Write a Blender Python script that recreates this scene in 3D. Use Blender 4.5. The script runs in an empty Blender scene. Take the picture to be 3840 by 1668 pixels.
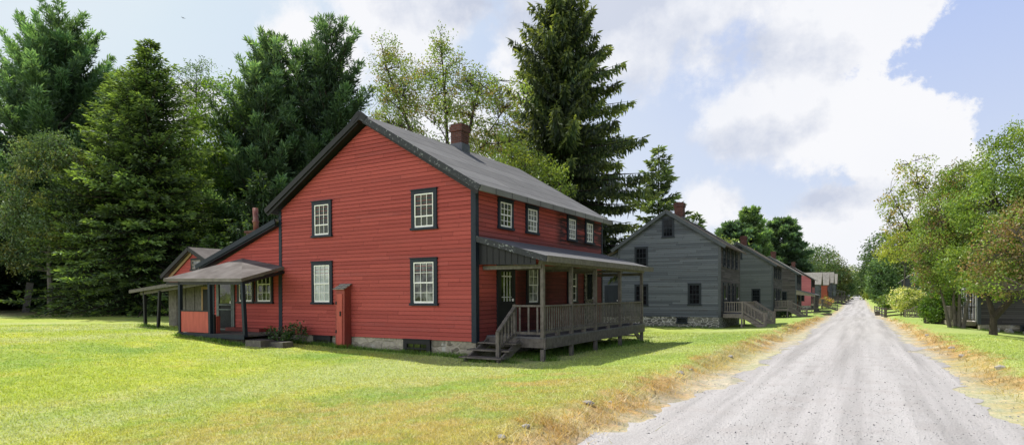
import bpy, math, random
import numpy as np
from mathutils import Vector
R = math.radians
random.seed(7); rng = np.random.default_rng(11)
S = bpy.context.scene
COL = S.collection

# ---------------------------------------------------------------- helpers
def link(o):
    COL.objects.link(o); return o

def tag(o, label=None, cat=None, group=None, kind=None):
    if label: o['label'] = label
    if cat: o['category'] = cat
    if group: o['group'] = group
    if kind: o['kind'] = kind
    return o

def empty(name, loc, label, cat, group=None, rz=0.0):
    o = bpy.data.objects.new(name, None); link(o)
    o.location = loc; o.rotation_euler = (0, 0, rz); o.empty_display_size = .2
    return tag(o, label, cat, group)

def norm(v):
    v = np.asarray(v, float); return v / (np.linalg.norm(v) + 1e-9)

class MB:
    """collects faces (with uv in metres) for ONE mesh object"""
    def __init__(s): s.v = []; s.f = []; s.uv = []
    def quad(s, pts, uv=None):
        i = len(s.v); s.v += [tuple(map(float, p)) for p in pts]; n = len(pts)
        s.f.append(tuple(range(i, i + n)))
        if uv is None:
            a = np.asarray(pts[0], float); e1 = norm(np.asarray(pts[1], float) - a)
            nrm = np.cross(e1, np.asarray(pts[2], float) - a); e2 = norm(np.cross(nrm, e1))
            off = a[0] * .37 + a[1] * .61 + a[2]
            uv = [(float(np.dot(np.asarray(p) - a, e1)) + off, float(np.dot(np.asarray(p) - a, e2)) + off) for p in pts]
        s.uv += uv
    def prism(s, a, b):
        """closed solid between two matching polygons a (bottom) and b (top)"""
        n = len(a); s.quad(a[::-1]); s.quad(b)
        for i in range(n):
            j = (i + 1) % n
            s.quad([a[i], a[j], b[j], b[i]])
    def box(s, x0, x1, y0, y1, z0, z1):
        s.prism([(x0, y0, z0), (x1, y0, z0), (x1, y1, z0), (x0, y1, z0)], [(x0, y0, z1), (x1, y0, z1), (x1, y1, z1), (x0, y1, z1)])
    def fbox(s, O, U, N, u0, u1, n0, n1, z0, z1):
        O = np.asarray(O, float); U = np.asarray(U, float); N = np.asarray(N, float); Z = np.array((0, 0, 1.))
        P = lambda u, n, z: tuple(O + U * u + N * n + Z * z)
        s.prism([P(u0, n0, z0), P(u1, n0, z0), P(u1, n1, z0), P(u0, n1, z0)], [P(u0, n0, z1), P(u1, n0, z1), P(u1, n1, z1), P(u0, n1, z1)])
    def beam(s, a, b, w, h, up=(0, 0, 1)):
        """bar from a to b, w wide sideways, h deep along up (centred)"""
        a = np.asarray(a, float); b = np.asarray(b, float); d = norm(b - a)
        up = np.asarray(up, float); sd = np.cross(d, up)
        if np.linalg.norm(sd) < 1e-4: sd = np.cross(d, (1, 0, 0))
        sd = norm(sd); up = norm(np.cross(sd, d))
        c = [sd * w / 2 * i + up * h / 2 * j for i, j in ((-1, -1), (1, -1), (1, 1), (-1, 1))]
        s.prism([tuple(a + k) for k in c], [tuple(b + k) for k in c])
    def slab(s, q, t):
        """roof slab: top polygon q, thickness t straight down"""
        q = [np.asarray(p, float) for p in q]; b = [p - np.array((0, 0, t)) for p in q]
        e1 = norm(q[1] - q[0]); e2 = norm(np.cross(np.cross(e1, q[-1] - q[0]), e1))
        uv = [(float(np.dot(p - q[0], e1)), float(np.dot(p - q[0], e2))) for p in q]
        s.quad(q, uv); s.quad(b[::-1])
        for i in range(len(q)):
            j = (i + 1) % len(q); s.quad([b[i], b[j], q[j], q[i]])
    def tube(s, pts, rad, n=7):
        pts = [np.asarray(p, float) for p in pts]; rings = []
        for i, p in enumerate(pts):
            d = norm(pts[min(i + 1, len(pts) - 1)] - pts[max(i - 1, 0)])
            a = np.cross(d, (0, 0, 1.)) if abs(d[2]) < .95 else np.cross(d, (1., 0, 0)); a = norm(a); b = np.cross(d, a)
            rings.append([p + (a * math.cos(6.2832 * k / n) + b * math.sin(6.2832 * k / n)) * rad[i] for k in range(n)])
        base = len(s.v)
        for r in rings: s.v += [tuple(q) for q in r]
        L = 0.0
        for i in range(len(pts) - 1):
            dl = float(np.linalg.norm(pts[i + 1] - pts[i]))
            for k in range(n):
                k2 = (k + 1) % n
                s.f.append((base + i * n + k, base + i * n + k2, base + (i + 1) * n + k2, base + (i + 1) * n + k))
                c = 6.28 * rad[0] / n
                s.uv += [(k * c, L), ((k + 1) * c, L), ((k + 1) * c, L + dl), (k * c, L + dl)]
            L += dl
        s.f.append(tuple(base + (len(pts) - 1) * n + k for k in range(n))); s.uv += [(0, 0)] * n
        s.f.append(tuple(base + k for k in range(n))[::-1]); s.uv += [(0, 0)] * n
    def build(s, name, m, parent=None, label=None, smooth=False):
        me = bpy.data.meshes.new(name); me.from_pydata(s.v, [], s.f)
        if len(s.uv) == len(me.loops):
            l = me.uv_layers.new(name='UVMap'); l.data.foreach_set('uv', np.asarray(s.uv, np.float32).ravel())
        if smooth: me.polygons.foreach_set('use_smooth', [True] * len(me.polygons))
        me.materials.append(m); o = bpy.data.objects.new(name, me); link(o)
        if parent is not None: o.parent = parent
        if label: o['label'] = label
        return o

def copy_tree(o, parent=None):
    c = o.copy(); COL.objects.link(c); c.parent = parent
    for ch in list(o.children): copy_tree(ch, c)
    return c

def np_mesh(name, V, F, colors, m, parent=None):
    """V (n,3), F (m,k) same-size faces, colours (m,3) per face"""
    me = bpy.data.meshes.new(name); k = F.shape[1]; nf = len(F)
    me.vertices.add(len(V)); me.vertices.foreach_set('co', np.asarray(V, np.float32).ravel())
    me.loops.add(nf * k); me.loops.foreach_set('vertex_index', np.asarray(F, np.int32).ravel())
    me.polygons.add(nf); me.polygons.foreach_set('loop_start', np.arange(nf, dtype=np.int32) * k)
    me.update(calc_edges=True)
    at = me.attributes.new('tint', 'FLOAT_COLOR', 'FACE')
    c = np.ones((nf, 4), np.float32); c[:, :3] = np.clip(colors, 0, 1); at.data.foreach_set('color', c.ravel())
    me.materials.append(m); o = bpy.data.objects.new(name, me); link(o)
    if parent is not None: o.parent = parent
    return o

# ---------------------------------------------------------------- node helpers
class NT:
    def __init__(s, name):
        s.m = bpy.data.materials.new(name); s.m.use_nodes = True; s.t = s.m.node_tree; s.t.nodes.clear()
    def n(s, t, ins=None, **props):
        nd = s.t.nodes.new(t)
        for k, v in props.items(): setattr(nd, k, v)
        for k, v in (ins or {}).items():
            sk = nd.inputs[k]
            if hasattr(v, 'is_output'): s.t.links.new(v, sk)
            else:
                if isinstance(v, tuple) and sk.type == 'RGBA' and len(v) == 3: v = v + (1,)
                sk.default_value = v
        return nd
    def mix(s, f, a, b, bt='MIX'):
        return s.n('ShaderNodeMix', {0: f, 6: a, 7: b}, data_type='RGBA', blend_type=bt).outputs[2]
    def math(s, op, a, b=0.0, c=0.0):
        return s.n('ShaderNodeMath', {0: a, 1: b, 2: c}, operation=op).outputs[0]
    def ramp(s, f, lo, hi):
        return s.n('ShaderNodeMapRange', {0: f, 1: lo, 2: hi, 3: 0.0, 4: 1.0}).outputs[0]
    def noise(s, vec, scale, detail=4, rough=.55, out=0, dist=0.0):
        return s.n('ShaderNodeTexNoise', {'Vector': vec, 'Scale': scale, 'Detail': detail, 'Roughness': rough, 'Distortion': dist}).outputs[out]
    def mapping(s, vec, sc):
        return s.n('ShaderNodeMapping', {0: vec, 3: sc}).outputs[0]
    def uv(s): return s.n('ShaderNodeTexCoord').outputs['UV']
    def obj(s): return s.n('ShaderNodeTexCoord').outputs['Object']
    def out(s, col, rough=.8, bump=None, bs=.3, spec=.3, bd=.02):
        ins = {'Base Color': col, 'Roughness': rough, 'Specular IOR Level': spec}
        if bump is not None: ins['Normal'] = s.n('ShaderNodeBump', {'Height': bump, 'Strength': bs, 'Distance': bd}).outputs[0]
        b = s.n('ShaderNodeBsdfPrincipled', ins)
        o = s.n('ShaderNodeOutputMaterial', {0: b.outputs[0]}); return s.m

def m_siding(name, c1, c2, line, pitch, worn, amount, width=3.1, stain_shade=None):
    t = NT(name); uv0 = t.uv(); q = t.n('ShaderNodeSeparateXYZ', {0: uv0})
    row = t.math('FLOOR', t.math('DIVIDE', t.math('ADD', q.outputs[1], .0005), pitch))
    rnd = t.n('ShaderNodeTexWhiteNoise', {'W': row}, noise_dimensions='1D').outputs[0]
    uv = t.n('ShaderNodeCombineXYZ', {0: t.math('ADD', q.outputs[0], t.math('MULTIPLY', rnd, 40.0)), 1: q.outputs[1]}).outputs[0]
    br = t.n('ShaderNodeTexBrick', {'Vector': uv, 'Color1': c1, 'Color2': c2, 'Mortar': line, 'Scale': 1.0, 'Mortar Size': .006,
        'Mortar Smooth': .3, 'Bias': -.1, 'Brick Width': width, 'Row Height': pitch}, offset=0.0, offset_frequency=1, squash=1.0)
    br2 = t.n('ShaderNodeTexBrick', {'Vector': uv, 'Color1': (0, 0, 0), 'Color2': (1, 1, 1), 'Mortar': (.5, .5, .5), 'Scale': 1.0, 'Mortar Size': 0.0,
        'Brick Width': width * .61, 'Row Height': pitch}, offset=0.0, offset_frequency=1)
    st = t.mapping(uv, (1.2, 14, 1)); n1 = t.noise(st, 1.6, 6, .65)
    n2 = t.noise(uv, .55, 5, .6); n3 = t.noise(t.mapping(uv, (2.5, 30, 1)), 3.0, 5, .7)
    w = t.math('MULTIPLY', t.ramp(n1, .56, .74), t.ramp(n2, .42, .62))
    w = t.math('MULTIPLY', w, amount)
    f = t.math('MULTIPLY', t.ramp(br2.outputs[0], .86, 1.0), .45 * min(1, amount))
    w = t.math('MAXIMUM', w, t.math('MULTIPLY', f, t.ramp(n1, .3, .6)))
    c = t.mix(w, br.outputs[0], worn)
    c = t.mix(t.ramp(n3, .35, .75), c, t.mix(1.0, c, (.72, .72, .72), 'MULTIPLY'))
    c = t.mix(t.math('MULTIPLY', t.ramp(n2, .35, .7), .35), c, t.mix(1.0, c, (1.25, 1.2, 1.2), 'MULTIPLY'))
    pl = t.math('MULTIPLY', t.ramp(t.noise(t.mapping(uv, (3, 22, 1)), 1.7, 7, .78), .68, .71), min(1, .75 * amount)); c = t.mix(pl, c, tuple(min(.6, x * 1.5 + .12) for x in c2))
    if stain_shade:
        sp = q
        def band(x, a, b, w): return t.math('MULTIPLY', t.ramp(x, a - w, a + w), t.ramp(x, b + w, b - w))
        for u0, u1, v0, v1, sc, lo, hi in stain_shade:
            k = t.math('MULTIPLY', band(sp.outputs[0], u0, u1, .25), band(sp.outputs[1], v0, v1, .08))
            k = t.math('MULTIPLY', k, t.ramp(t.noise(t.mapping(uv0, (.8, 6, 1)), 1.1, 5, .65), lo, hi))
            c = t.mix(k, c, t.mix(1.0, c, sc, 'MULTIPLY'))  # darkens the boards: weathered patches and painted-in shade
    return t.out(c, .72, n3, .25, .25, .004)

def m_wood(name, c1, c2, sc=1.0, rough=.85, along='u'):
    t = NT(name); uv = t.obj()
    a = t.noise(t.mapping(uv, (7 * sc, 7 * sc, 7 * sc)), 1.0, 6, .7); b = t.noise(t.mapping(uv, (40, 40, 3)), 1.0, 4, .7); d = t.noise(uv, .9, 3)
    c = t.mix(t.ramp(a, .3, .7), c1, c2); c = t.mix(t.math('MULTIPLY', t.ramp(b, .35, .7), .55), c, t.mix(1.0, c, (.5, .5, .5), 'MULTIPLY'))
    c = t.mix(t.math('MULTIPLY', t.ramp(d, .4, .65), .3), c, t.mix(1.0, c, (1.3, 1.25, 1.2), 'MULTIPLY'))
    return t.out(c, rough, b, .3, .2, .004)

def m_chip(name, base, chip, amt=.62):
    t = NT(name); v = t.obj(); a = t.noise(v, 13.0, 8, .75); b = t.noise(t.mapping(v, (9, 9, 2)), 1.0, 4)
    c = t.mix(t.ramp(b, .3, .7), base, tuple(min(.85, x * 1.35 + .002) for x in base)); c = t.mix(t.ramp(a, amt, amt + .06), c, chip)
    return t.out(c, .6, a, .2, .3, .004)

def m_roof(name, c1, c2, line, width, row, worn=None, msize=.012, bumpy=.3, off=.43):
    t = NT(name); uv = t.uv()
    br = t.n('ShaderNodeTexBrick', {'Vector': t.n('ShaderNodeVectorMath', {0: uv, 1: t.n('ShaderNodeVectorMath', {0: t.noise(uv, 1.2, 2, .5, 1), 1: (.06, .06, 0)}, operation='MULTIPLY').outputs[0]}, operation='ADD').outputs[0],
        'Color1': c1, 'Color2': c2, 'Mortar': line, 'Scale': 1.0, 'Mortar Size': msize, 'Mortar Smooth': .4, 'Brick Width': width, 'Row Height': row}, offset=off, offset_frequency=2)
    a = t.noise(uv, 60, 3, .7); b = t.noise(uv, 1.1, 5, .6); s = t.noise(t.mapping(uv, (3, .5, 1)), 1.0, 4, .6)
    c = t.mix(t.ramp(a, .25, .75), br.outputs[0], t.mix(1.0, br.outputs[0], (.72, .72, .72), 'MULTIPLY'))
    c = t.mix(t.math('MULTIPLY', t.ramp(b, .4, .65), .6), c, worn or t.mix(1.0, c, (1.35, 1.33, 1.3), 'MULTIPLY'))
    c = t.mix(t.math('MULTIPLY', t.ramp(s, .45, .7), .35), c, t.mix(1.0, c, (.6, .6, .6), 'MULTIPLY'))
    return t.out(c, .9, t.math('ADD', a, t.math('MULTIPLY', br.outputs[1], -1.5)), bumpy, .25, .01)

def m_stone(name, stones, mortar, sc, msize, lichen=None):
    t = NT(name); v = t.obj(); d = t.n('ShaderNodeVectorMath', {0: v, 1: t.n('ShaderNodeVectorMath', {0: t.noise(v, 1.7, 3, .6, 1), 1: (.25, .25, .25)}, operation='MULTIPLY').outputs[0]}, operation='ADD').outputs[0]
    d = t.mapping(d, (sc, sc, sc * 1.9))
    vo = t.n('ShaderNodeTexVoronoi', {'Vector': d, 'Scale': 1.0}); ve = t.n('ShaderNodeTexVoronoi', {'Vector': d, 'Scale': 1.0}, feature='DISTANCE_TO_EDGE')
    n = t.noise(v, 9, 6, .7); k = t.n('ShaderNodeSeparateColor', {0: vo.outputs['Color']}).outputs[0]
    c = t.mix(k, stones[0], stones[1]); c = t.mix(t.ramp(n, .3, .75), c, t.mix(1.0, c, (.5, .5, .5), 'MULTIPLY'))
    e = t.math('ADD', ve.outputs[0], t.math('MULTIPLY', t.math('SUBTRACT', n, .5), .09))
    c = t.mix(t.ramp(e, msize, msize * .5), c, mortar)
    if lichen: c = t.mix(t.ramp(t.noise(v, 2.3, 6, .65), .6, .66), c, lichen)
    return t.out(c, .95, t.math('MINIMUM', e, msize * 2), .8, .2, .25)

def m_brick(name, c1, c2, mortar):
    t = NT(name); uv = t.uv(); br = t.n('ShaderNodeTexBrick', {'Vector': uv, 'Color1': c1, 'Color2': c2, 'Mortar': mortar, 'Scale': 1.0, 'Mortar Size': .01, 'Brick Width': .21, 'Row Height': .075})
    n = t.noise(uv, 8, 5, .7); c = t.mix(t.ramp(n, .3, .75), br.outputs[0], t.mix(1.0, br.outputs[0], (.45, .45, .45), 'MULTIPLY'))
    return t.out(c, .9, br.outputs[1], -.5, .2, .01)

def m_plain(name, c, rough=.7, var=.3, spec=.3, sc=5.0):
    t = NT(name); n = t.noise(t.obj(), sc, 5, .65)
    k = t.mix(t.ramp(n, .3, .7), tuple(x * (1 - var) for x in c), tuple(min(1, x * (1 + var)) for x in c))
    return t.out(k, rough, n, .15, spec, .005)

def m_glass(name, base, tint, amt=.5, spec=.35):
    """old window glass: opaque dark pane with reflections painted into its colour, wavy gloss on top"""
    t = NT(name); v = t.obj(); n = t.noise(v, 2.6, 5, .6); w = t.noise(v, 4.0, 2)
    c = t.mix(t.math('MULTIPLY', t.ramp(n, .42, .66), amt), base, tint)  # on plain panes the noise tint paints in sky and tree reflections
    m = t.out(c, .07, w, .12, spec, .02); return m

def m_leaf(name='leaf'):
    t = NT(name); a = t.n('ShaderNodeAttribute', attribute_name='tint').outputs['Color']
    d = t.n('ShaderNodeBsdfDiffuse', {'Color': a}); tr = t.n('ShaderNodeBsdfTranslucent', {'Color': t.mix(1.0, a, (1.5, 1.4, .55), 'MULTIPLY')})
    g = t.n('ShaderNodeBsdfGlossy', {'Color': (.6, .65, .6, 1), 'Roughness': .45})
    m1 = t.n('ShaderNodeMixShader', {0: .38, 1: d.outputs[0], 2: tr.outputs[0]}); m2 = t.n('ShaderNodeMixShader', {0: .05, 1: m1.outputs[0], 2: g.outputs[0]})
    t.n('ShaderNodeOutputMaterial', {0: m2.outputs[0]}); return t.m

def m_needle(name='needle'):
    t = NT(name); a = t.n('ShaderNodeAttribute', attribute_name='tint').outputs['Color']
    d = t.n('ShaderNodeBsdfDiffuse', {'Color': a}); tr = t.n('ShaderNodeBsdfTranslucent', {'Color': t.mix(1.0, a, (1.9, 1.8, .7), 'MULTIPLY')})
    g = t.n('ShaderNodeBsdfGlossy', {'Color': (.6, .65, .65, 1), 'Roughness': .5})
    m1 = t.n('ShaderNodeMixShader', {0: .42, 1: d.outputs[0], 2: tr.outputs[0]}); m2 = t.n('ShaderNodeMixShader', {0: .05, 1: m1.outputs[0], 2: g.outputs[0]})
    t.n('ShaderNodeOutputMaterial', {0: m2.outputs[0]}); return t.m

def m_bark(name, c1, c2):
    t = NT(name); v = t.obj(); a = t.noise(t.mapping(v, (6, 6, 1.5)), 2.0, 6, .7); b = t.noise(v, 1.5, 4)
    c = t.mix(t.ramp(a, .3, .7), c1, c2); c = t.mix(t.math('MULTIPLY', t.ramp(b, .4, .7), .4), c, tuple(x * 1.6 for x in c2))
    return t.out(c, .95, a, .7, .15, .04)

M = {}
M['red'] = m_siding('red_clapboard', (.35, .066, .055), (.45, .092, .076), (.14, .024, .02), .122, (.3, .09, .085), .8)
M['red_side'] = m_siding('red_clapboard_faded', (.36, .07, .06), (.48, .095, .08), (.09, .018, .016), .127, (.15, .075, .075), .8, 2.4, [(5.3, 9.8, 3.15, 4.3, (.13, .25, .3), .36, .5), (2.2, 9.8, -.3, 2.2, (.33, .33, .34), .1, .45), (2.4, 4.7, -.3, 2.2, (.6, .6, .55), .1, .3), (-.5, 1.6, -.3, 1.2, (.7, .75, .75), .2, .5), (-.5, 9.9, 2.85, 3.2, (.75, .95, 1.1), .1, .5)])  # masks: weathered dark patches, plus porch roof shade painted on the lower wall
M['red_ell'] = m_siding('red_clapboard_kitchen', (.36, .06, .048), (.46, .085, .068), (.12, .02, .018), .118, (.33, .14, .12), .5)
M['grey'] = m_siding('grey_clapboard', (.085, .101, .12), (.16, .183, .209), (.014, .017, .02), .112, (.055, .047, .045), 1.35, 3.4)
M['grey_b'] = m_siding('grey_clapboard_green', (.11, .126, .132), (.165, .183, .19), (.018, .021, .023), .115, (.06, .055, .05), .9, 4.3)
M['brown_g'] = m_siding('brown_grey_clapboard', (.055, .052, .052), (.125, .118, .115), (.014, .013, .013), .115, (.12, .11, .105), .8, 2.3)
M['pink'] = m_siding('pink_clapboard', (.42, .13, .15), (.5, .17, .19), (.24, .07, .08), .125, (.36, .14, .15), .5)
M['orange'] = m_siding('orange_red_clapboard', (.42, .1, .06), (.5, .14, .09), (.2, .05, .03), .13, (.3, .1, .07), .5)
M['trim'] = m_chip('dark_blue_trim', (.008, .015, .026), (.3, .33, .35), .68)
M['rake'] = m_chip('weathered_rake_board', (.022, .025, .03), (.3, .32, .33), .57)
M['black'] = m_chip('black_trim', (.011, .012, .014), (.06, .06, .06), .7)
M['white'] = m_chip('white_sash', (.78, .78, .74), (.4, .39, .36), .7)
M['gtrim'] = m_chip('dark_slate_trim', (.012, .018, .026), (.05, .06, .07), .75)
M['gcorner'] = m_chip('grey_corner_board', (.055, .065, .075), (.13, .14, .15), .6)
M['wood'] = m_wood('weathered_porch_wood', (.085, .076, .067), (.2, .183, .168))
M['wood_l'] = m_wood('pale_stair_wood', (.2, .18, .15), (.33, .3, .26))
M['wood_d'] = m_wood('old_grey_planks', (.09, .085, .075), (.2, .19, .17))
M['tan_wood'] = m_wood('bare_yellow_wood', (.26, .17, .08), (.36, .26, .14))
M['floor'] = m_wood('porch_floor_boards', (.11, .11, .115), (.19, .19, .2))
M['roof'] = m_roof('charcoal_roll_roofing', (.19, .192, .2), (.24, .243, .252), (.04, .04, .042), 5.0, .92, msize=.02)
M['roof_b'] = m_roof('brown_grey_felt', (.13, .115, .108), (.17, .15, .14), (.06, .055, .05), 4.0, 1.0, (.27, .25, .24), .006)
M['shingle'] = m_roof('mossy_wood_shakes', (.12, .1, .08), (.22, .19, .155), (.03, .026, .02), .16, .18, (.16, .14, .1), .02, .8)
M['shingle_l'] = m_roof('pale_shingles', (.29, .28, .25), (.39, .38, .34), (.13, .12, .11), .2, .22, (.33, .32, .29), .015, .5)
M['stone'] = m_stone('parged_rubble_stone', ((.17, .155, .12), (.52, .48, .39)), (.36, .33, .27), 2.3, .07, (.42, .42, .38))
M['stone_g'] = m_stone('grey_stone_white_joints', ((.13, .135, .115), (.3, .3, .265)), (.52, .52, .48), 3.4, .085)
M['stone_dk'] = m_stone('dark_stone', ((.03, .028, .024), (.07, .06, .05)), (.06, .05, .04), 1.7, .05)
M['brick'] = m_brick('chimney_brick', (.1, .036, .028), (.19, .075, .055), (.13, .11, .1))
M['lead'] = m_plain('lead_flashing', (.1, .11, .13), .6)
M['pipe'] = m_plain('brown_clay_pipe', (.2, .075, .06), .35, .25, .5)
M['pane'] = m_glass('window_pane', (.012, .014, .011), (.075, .09, .055), .7, .25)
M['pane_sky'] = m_glass('sky_reflection_pane', (.09, .1, .09), (.38, .4, .36), .9)  # pale sky reflection put into the pane colour
M['pane_dark'] = m_glass('dark_window_pane', (.005, .006, .008), (.018, .022, .028), .6, .1)
M['pane_green'] = m_glass('green_reflection_pane', (.012, .016, .008), (.1, .14, .03), .8)  # green reflection put into the pane colour
M['curtain'] = m_glass('curtained_pane', (.36, .4, .4), (.56, .6, .6), .8)
M['plastic'] = m_glass('plastic_sheeted_pane', (.02, .022, .02), (.3, .32, .31), .75)
M['metal'] = m_plain('black_iron', (.015, .015, .017), .5)
M['screen'] = m_plain('insect_screen', (.016, .018, .02), .8, .2)
M['gdoor'] = m_plain('grey_green_door_frame', (.12, .15, .14), .7, .3)
M['brown_door'] = m_chip('peeling_door_paint', (.02, .018, .015), (.22, .2, .16), .5)
M['red_board'] = m_chip('red_painted_board', (.36, .075, .055), (.5, .22, .17), .7)
M['red_old'] = m_chip('peeling_red_paint', (.22, .045, .035), (.3, .24, .21), .66)
M['leaf'] = m_leaf(); M['needle'] = m_needle()
M['bark'] = m_bark('grey_bark', (.06, .053, .045), (.17, .155, .135)); M['bark_d'] = m_bark('dark_bark', (.03, .026, .022), (.08, .068, .057))
M['rock'] = m_stone('field_stone', ((.42, .4, .38), (.55, .53, .5)), (.45, .43, .41), .6, .01)

# ---------------------------------------------------------------- terrain
def lerp(x, xs, ys): return np.interp(x, xs, ys)
def road_c(Y): return lerp(Y, [-50, 20, 200, 330, 900], [-.35, -.35, -1.95, -2.6, -2.6])
def vnoise(x, y, seed=0):
    xi = np.floor(x).astype(np.int64); yi = np.floor(y).astype(np.int64); fx = x - xi; fy = y - yi
    fx = fx * fx * (3 - 2 * fx); fy = fy * fy * (3 - 2 * fy)
    def hsh(a, b):
        n = (a * 374761393 + b * 668265263 + seed * 982451653) & 0x7fffffff
        n = ((n ^ (n >> 13)) * 1274126177) & 0x7fffffff; n = n ^ (n >> 16)
        return (n & 0xffff) / 65535.0
    return (hsh(xi, yi) * (1 - fx) + hsh(xi + 1, yi) * fx) * (1 - fy) + (hsh(xi, yi + 1) * (1 - fx) + hsh(xi + 1, yi + 1) * fx) * fy
def fbm(x, y, seed=0, o=4):
    s = 0; a = .5; t = 0
    for i in range(o):
        s = s + a * vnoise(x * 2 ** i + 17.3 * i, y * 2 ** i - 9.1 * i, seed + i); t += a; a *= .55
    return s / t
def h(X, Y):
    X = np.asarray(X, float); Y = np.asarray(Y, float)
    Xr = X - (road_c(Y) + .35)
    base = lerp(Y, [-60, 25, 60, 110, 160, 190, 205, 215, 235, 270, 300, 335, 900], [0, 0, -.12, -.12, .7, 1.3, 1.5, 1.48, 1.1, 1.6, 2.1, 2.7, 4])
    lat = lerp(Xr, [-200, -100, -60, -43, -26, -21, -17.5, -9.5, -7, -4.5, -3.75, -3.45, -3.15, -2.75, -2.4, 1.75, 2.15, 2.6, 3.0, 4.8, 6.2, 8, 40],
               [2, 1.3, 1.0, .85, .56, .46, .22, 0, .02, .16, .2, .13, .02, -.03, 0, 0, .03, .17, .23, .2, .02, -.1, -.1])
    far = lerp(Y, [20, 40, 80], [1, .45, .25]); lat = np.where(Xr < -9.5, lat * far, lat)
    bump = (fbm(X * .35, Y * .35, 3) - .5) * .09 + (fbm(X * 1.9, Y * 1.9, 5) - .5) * .045
    w = np.clip(np.abs(Xr + .35) - 2.0, 0, 1) * np.clip(1.2 - np.maximum(0, np.maximum(-17 - X, X + 8)) * 0, .3, 1)
    bank = np.exp(-((Xr + 3.3) / .5) ** 2) + np.exp(-((Xr - 2.5) / .4) ** 2)
    bump = bump * w + bank * (fbm(X * 3.1, Y * 2.3, 9) - .5) * .16
    return base + lat + bump
def hz(x, y): return float(h(np.array([x]), np.array([y]))[0])
def mixc(a, b, f): return a * (1 - f[:, None]) + b * f[:, None]
def ground_col(X, Y):
    Xr = X - (road_c(Y) + .35); n1 = fbm(X * .22, Y * .22, 21); n2 = fbm(X * .9, Y * .9, 22); n3 = fbm(X * 4, Y * 4, 23); n4 = fbm(X * .5 + 40, Y * .16, 24)
    sm = lambda v, a, b: np.clip((v - a) / (b - a), 0, 1)
    c = np.tile(np.array([[.225, .285, .048]]), (len(X), 1))
    c = mixc(c, np.array([.13, .225, .045]), sm(n1, .45, .68))
    c = mixc(c, np.array([.3, .34, .06]), sm(n2, .5, .75) * .8)
    c = mixc(c, np.array([.24, .30, .12]), sm(n4, .5, .68) * .75)
    c = mixc(c, np.array([.28, .25, .1]), sm(n3 * .6 + n2 * .4, .6, .78) * .5)
    nearR = sm(Xr, -12, -5) ; c = mixc(c, np.array([.22, .28, .10]), nearR * .55)
    # worn dry patch in front of the house, drier lawn along the road
    d = np.exp(-(((Xr + 5.6) / 2.6) ** 2 + ((Y - 6.0) / 3.6) ** 2)); d2 = np.exp(-(((Xr + 6.0) / 2.0) ** 2 + ((Y - 11.0) / 2.2) ** 2)) * .8
    c = mixc(c, np.array([.30, .225, .115]), np.clip(d * 1.2 * sm(n2 * .5 + n3 * .5, .32, .62) + d2 * sm(n2, .35, .6), 0, 1) * .85)
    far = sm(Y, 25, 50); c = mixc(c, np.array([.17, .27, .05]), far * .5)
    e = n3 * .5 + n2 * .5 - .5
    dist = np.where(Xr < 0, -3.75 - Xr, Xr - 2.85) + np.clip((Y - 45) / 50, 0, 1) * .9       # >0 on the lawn
    k = sm(dist + e * 2.0 , .2, -.35); k *= np.where(Y > 60, np.clip(1.5 - Y / 200, .25, 1), 1)
    dry = mixc(np.tile(np.array([[.29, .185, .082]]), (len(X), 1)), np.array([.17, .1, .045]), sm(n3, .4, .62)); dry = mixc(dry, np.array([.36, .28, .17]), sm(n2, .5, .7))
    c = mixc(c, dry, k)
    g = np.where(Xr < 0, Xr + 2.95, 2.15 - Xr)      # >0 toward the gravel
    gk = sm(g + e * 1.6, -.25, .45); gr = mixc(np.tile(np.array([[.34, .305, .27]]), (len(X), 1)), np.array([.24, .225, .215]), sm(n3, .4, .65))
    c = mixc(c, gr, gk)
    # leaf litter under the left trees
    c = c * (.86 + .3 * fbm(X * 9, Y * 6, 29, 3))[:, None]
    lit = sm(-X + (n2 - .5) * 6 + np.clip(Y - 14, -20, 12) * .9, 38.5, 41) * sm(Y, -2, 2) * sm(Y, 60, 50); lit = np.maximum(lit, sm(-X + (n2 - .5) * 3, 20, 24) * sm(Y, 24, 27)); c = mixc(c, mixc(np.tile(np.array([[.12, .08, .055]]), (len(X), 1)), np.array([.045, .06, .02]), sm(n3, .45, .6)), lit)
    return np.clip(mixc(c, np.array([.29, .31, .15]), .16 + .34 * sm(n4, .4, .62) * sm(Y, 40, 20)) * 1.85, 0, .8)
def axis(segs):
    out = []
    for a, b, st in segs: out += list(np.arange(a, b, st))
    return np.array(out + [segs[-1][1]])
xs = axis([(-500, -100, 40), (-100, -46, 3), (-46, -12, .45), (-12, -4.6, .22), (-4.6, -2.2, .085), (-2.2, 1.6, .4), (1.6, 3.4, .085), (3.4, 9, .3), (9, 40, 2), (40, 500, 46)])
ys = axis([(-60, 0, 6), (0, 2, 1), (2, 26, .16), (26, 60, .5), (60, 240, 2.5), (240, 400, 8), (400, 900, 60)])
def grid_mesh(name, GX, GY, GZ, col, m):
    ny, nx = GX.shape; V = np.stack([GX, GY, GZ], -1).reshape(-1, 3); i = np.arange(ny * nx).reshape(ny, nx)
    F = np.stack([i[:-1, :-1], i[:-1, 1:], i[1:, 1:], i[1:, :-1]], -1).reshape(-1, 4)
    cx = V[F].mean(1); o = np_mesh(name, V, F, col(cx[:, 0], cx[:, 1]), m)
    o.data.polygons.foreach_set('use_smooth', [True] * len(F)); return o
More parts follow.
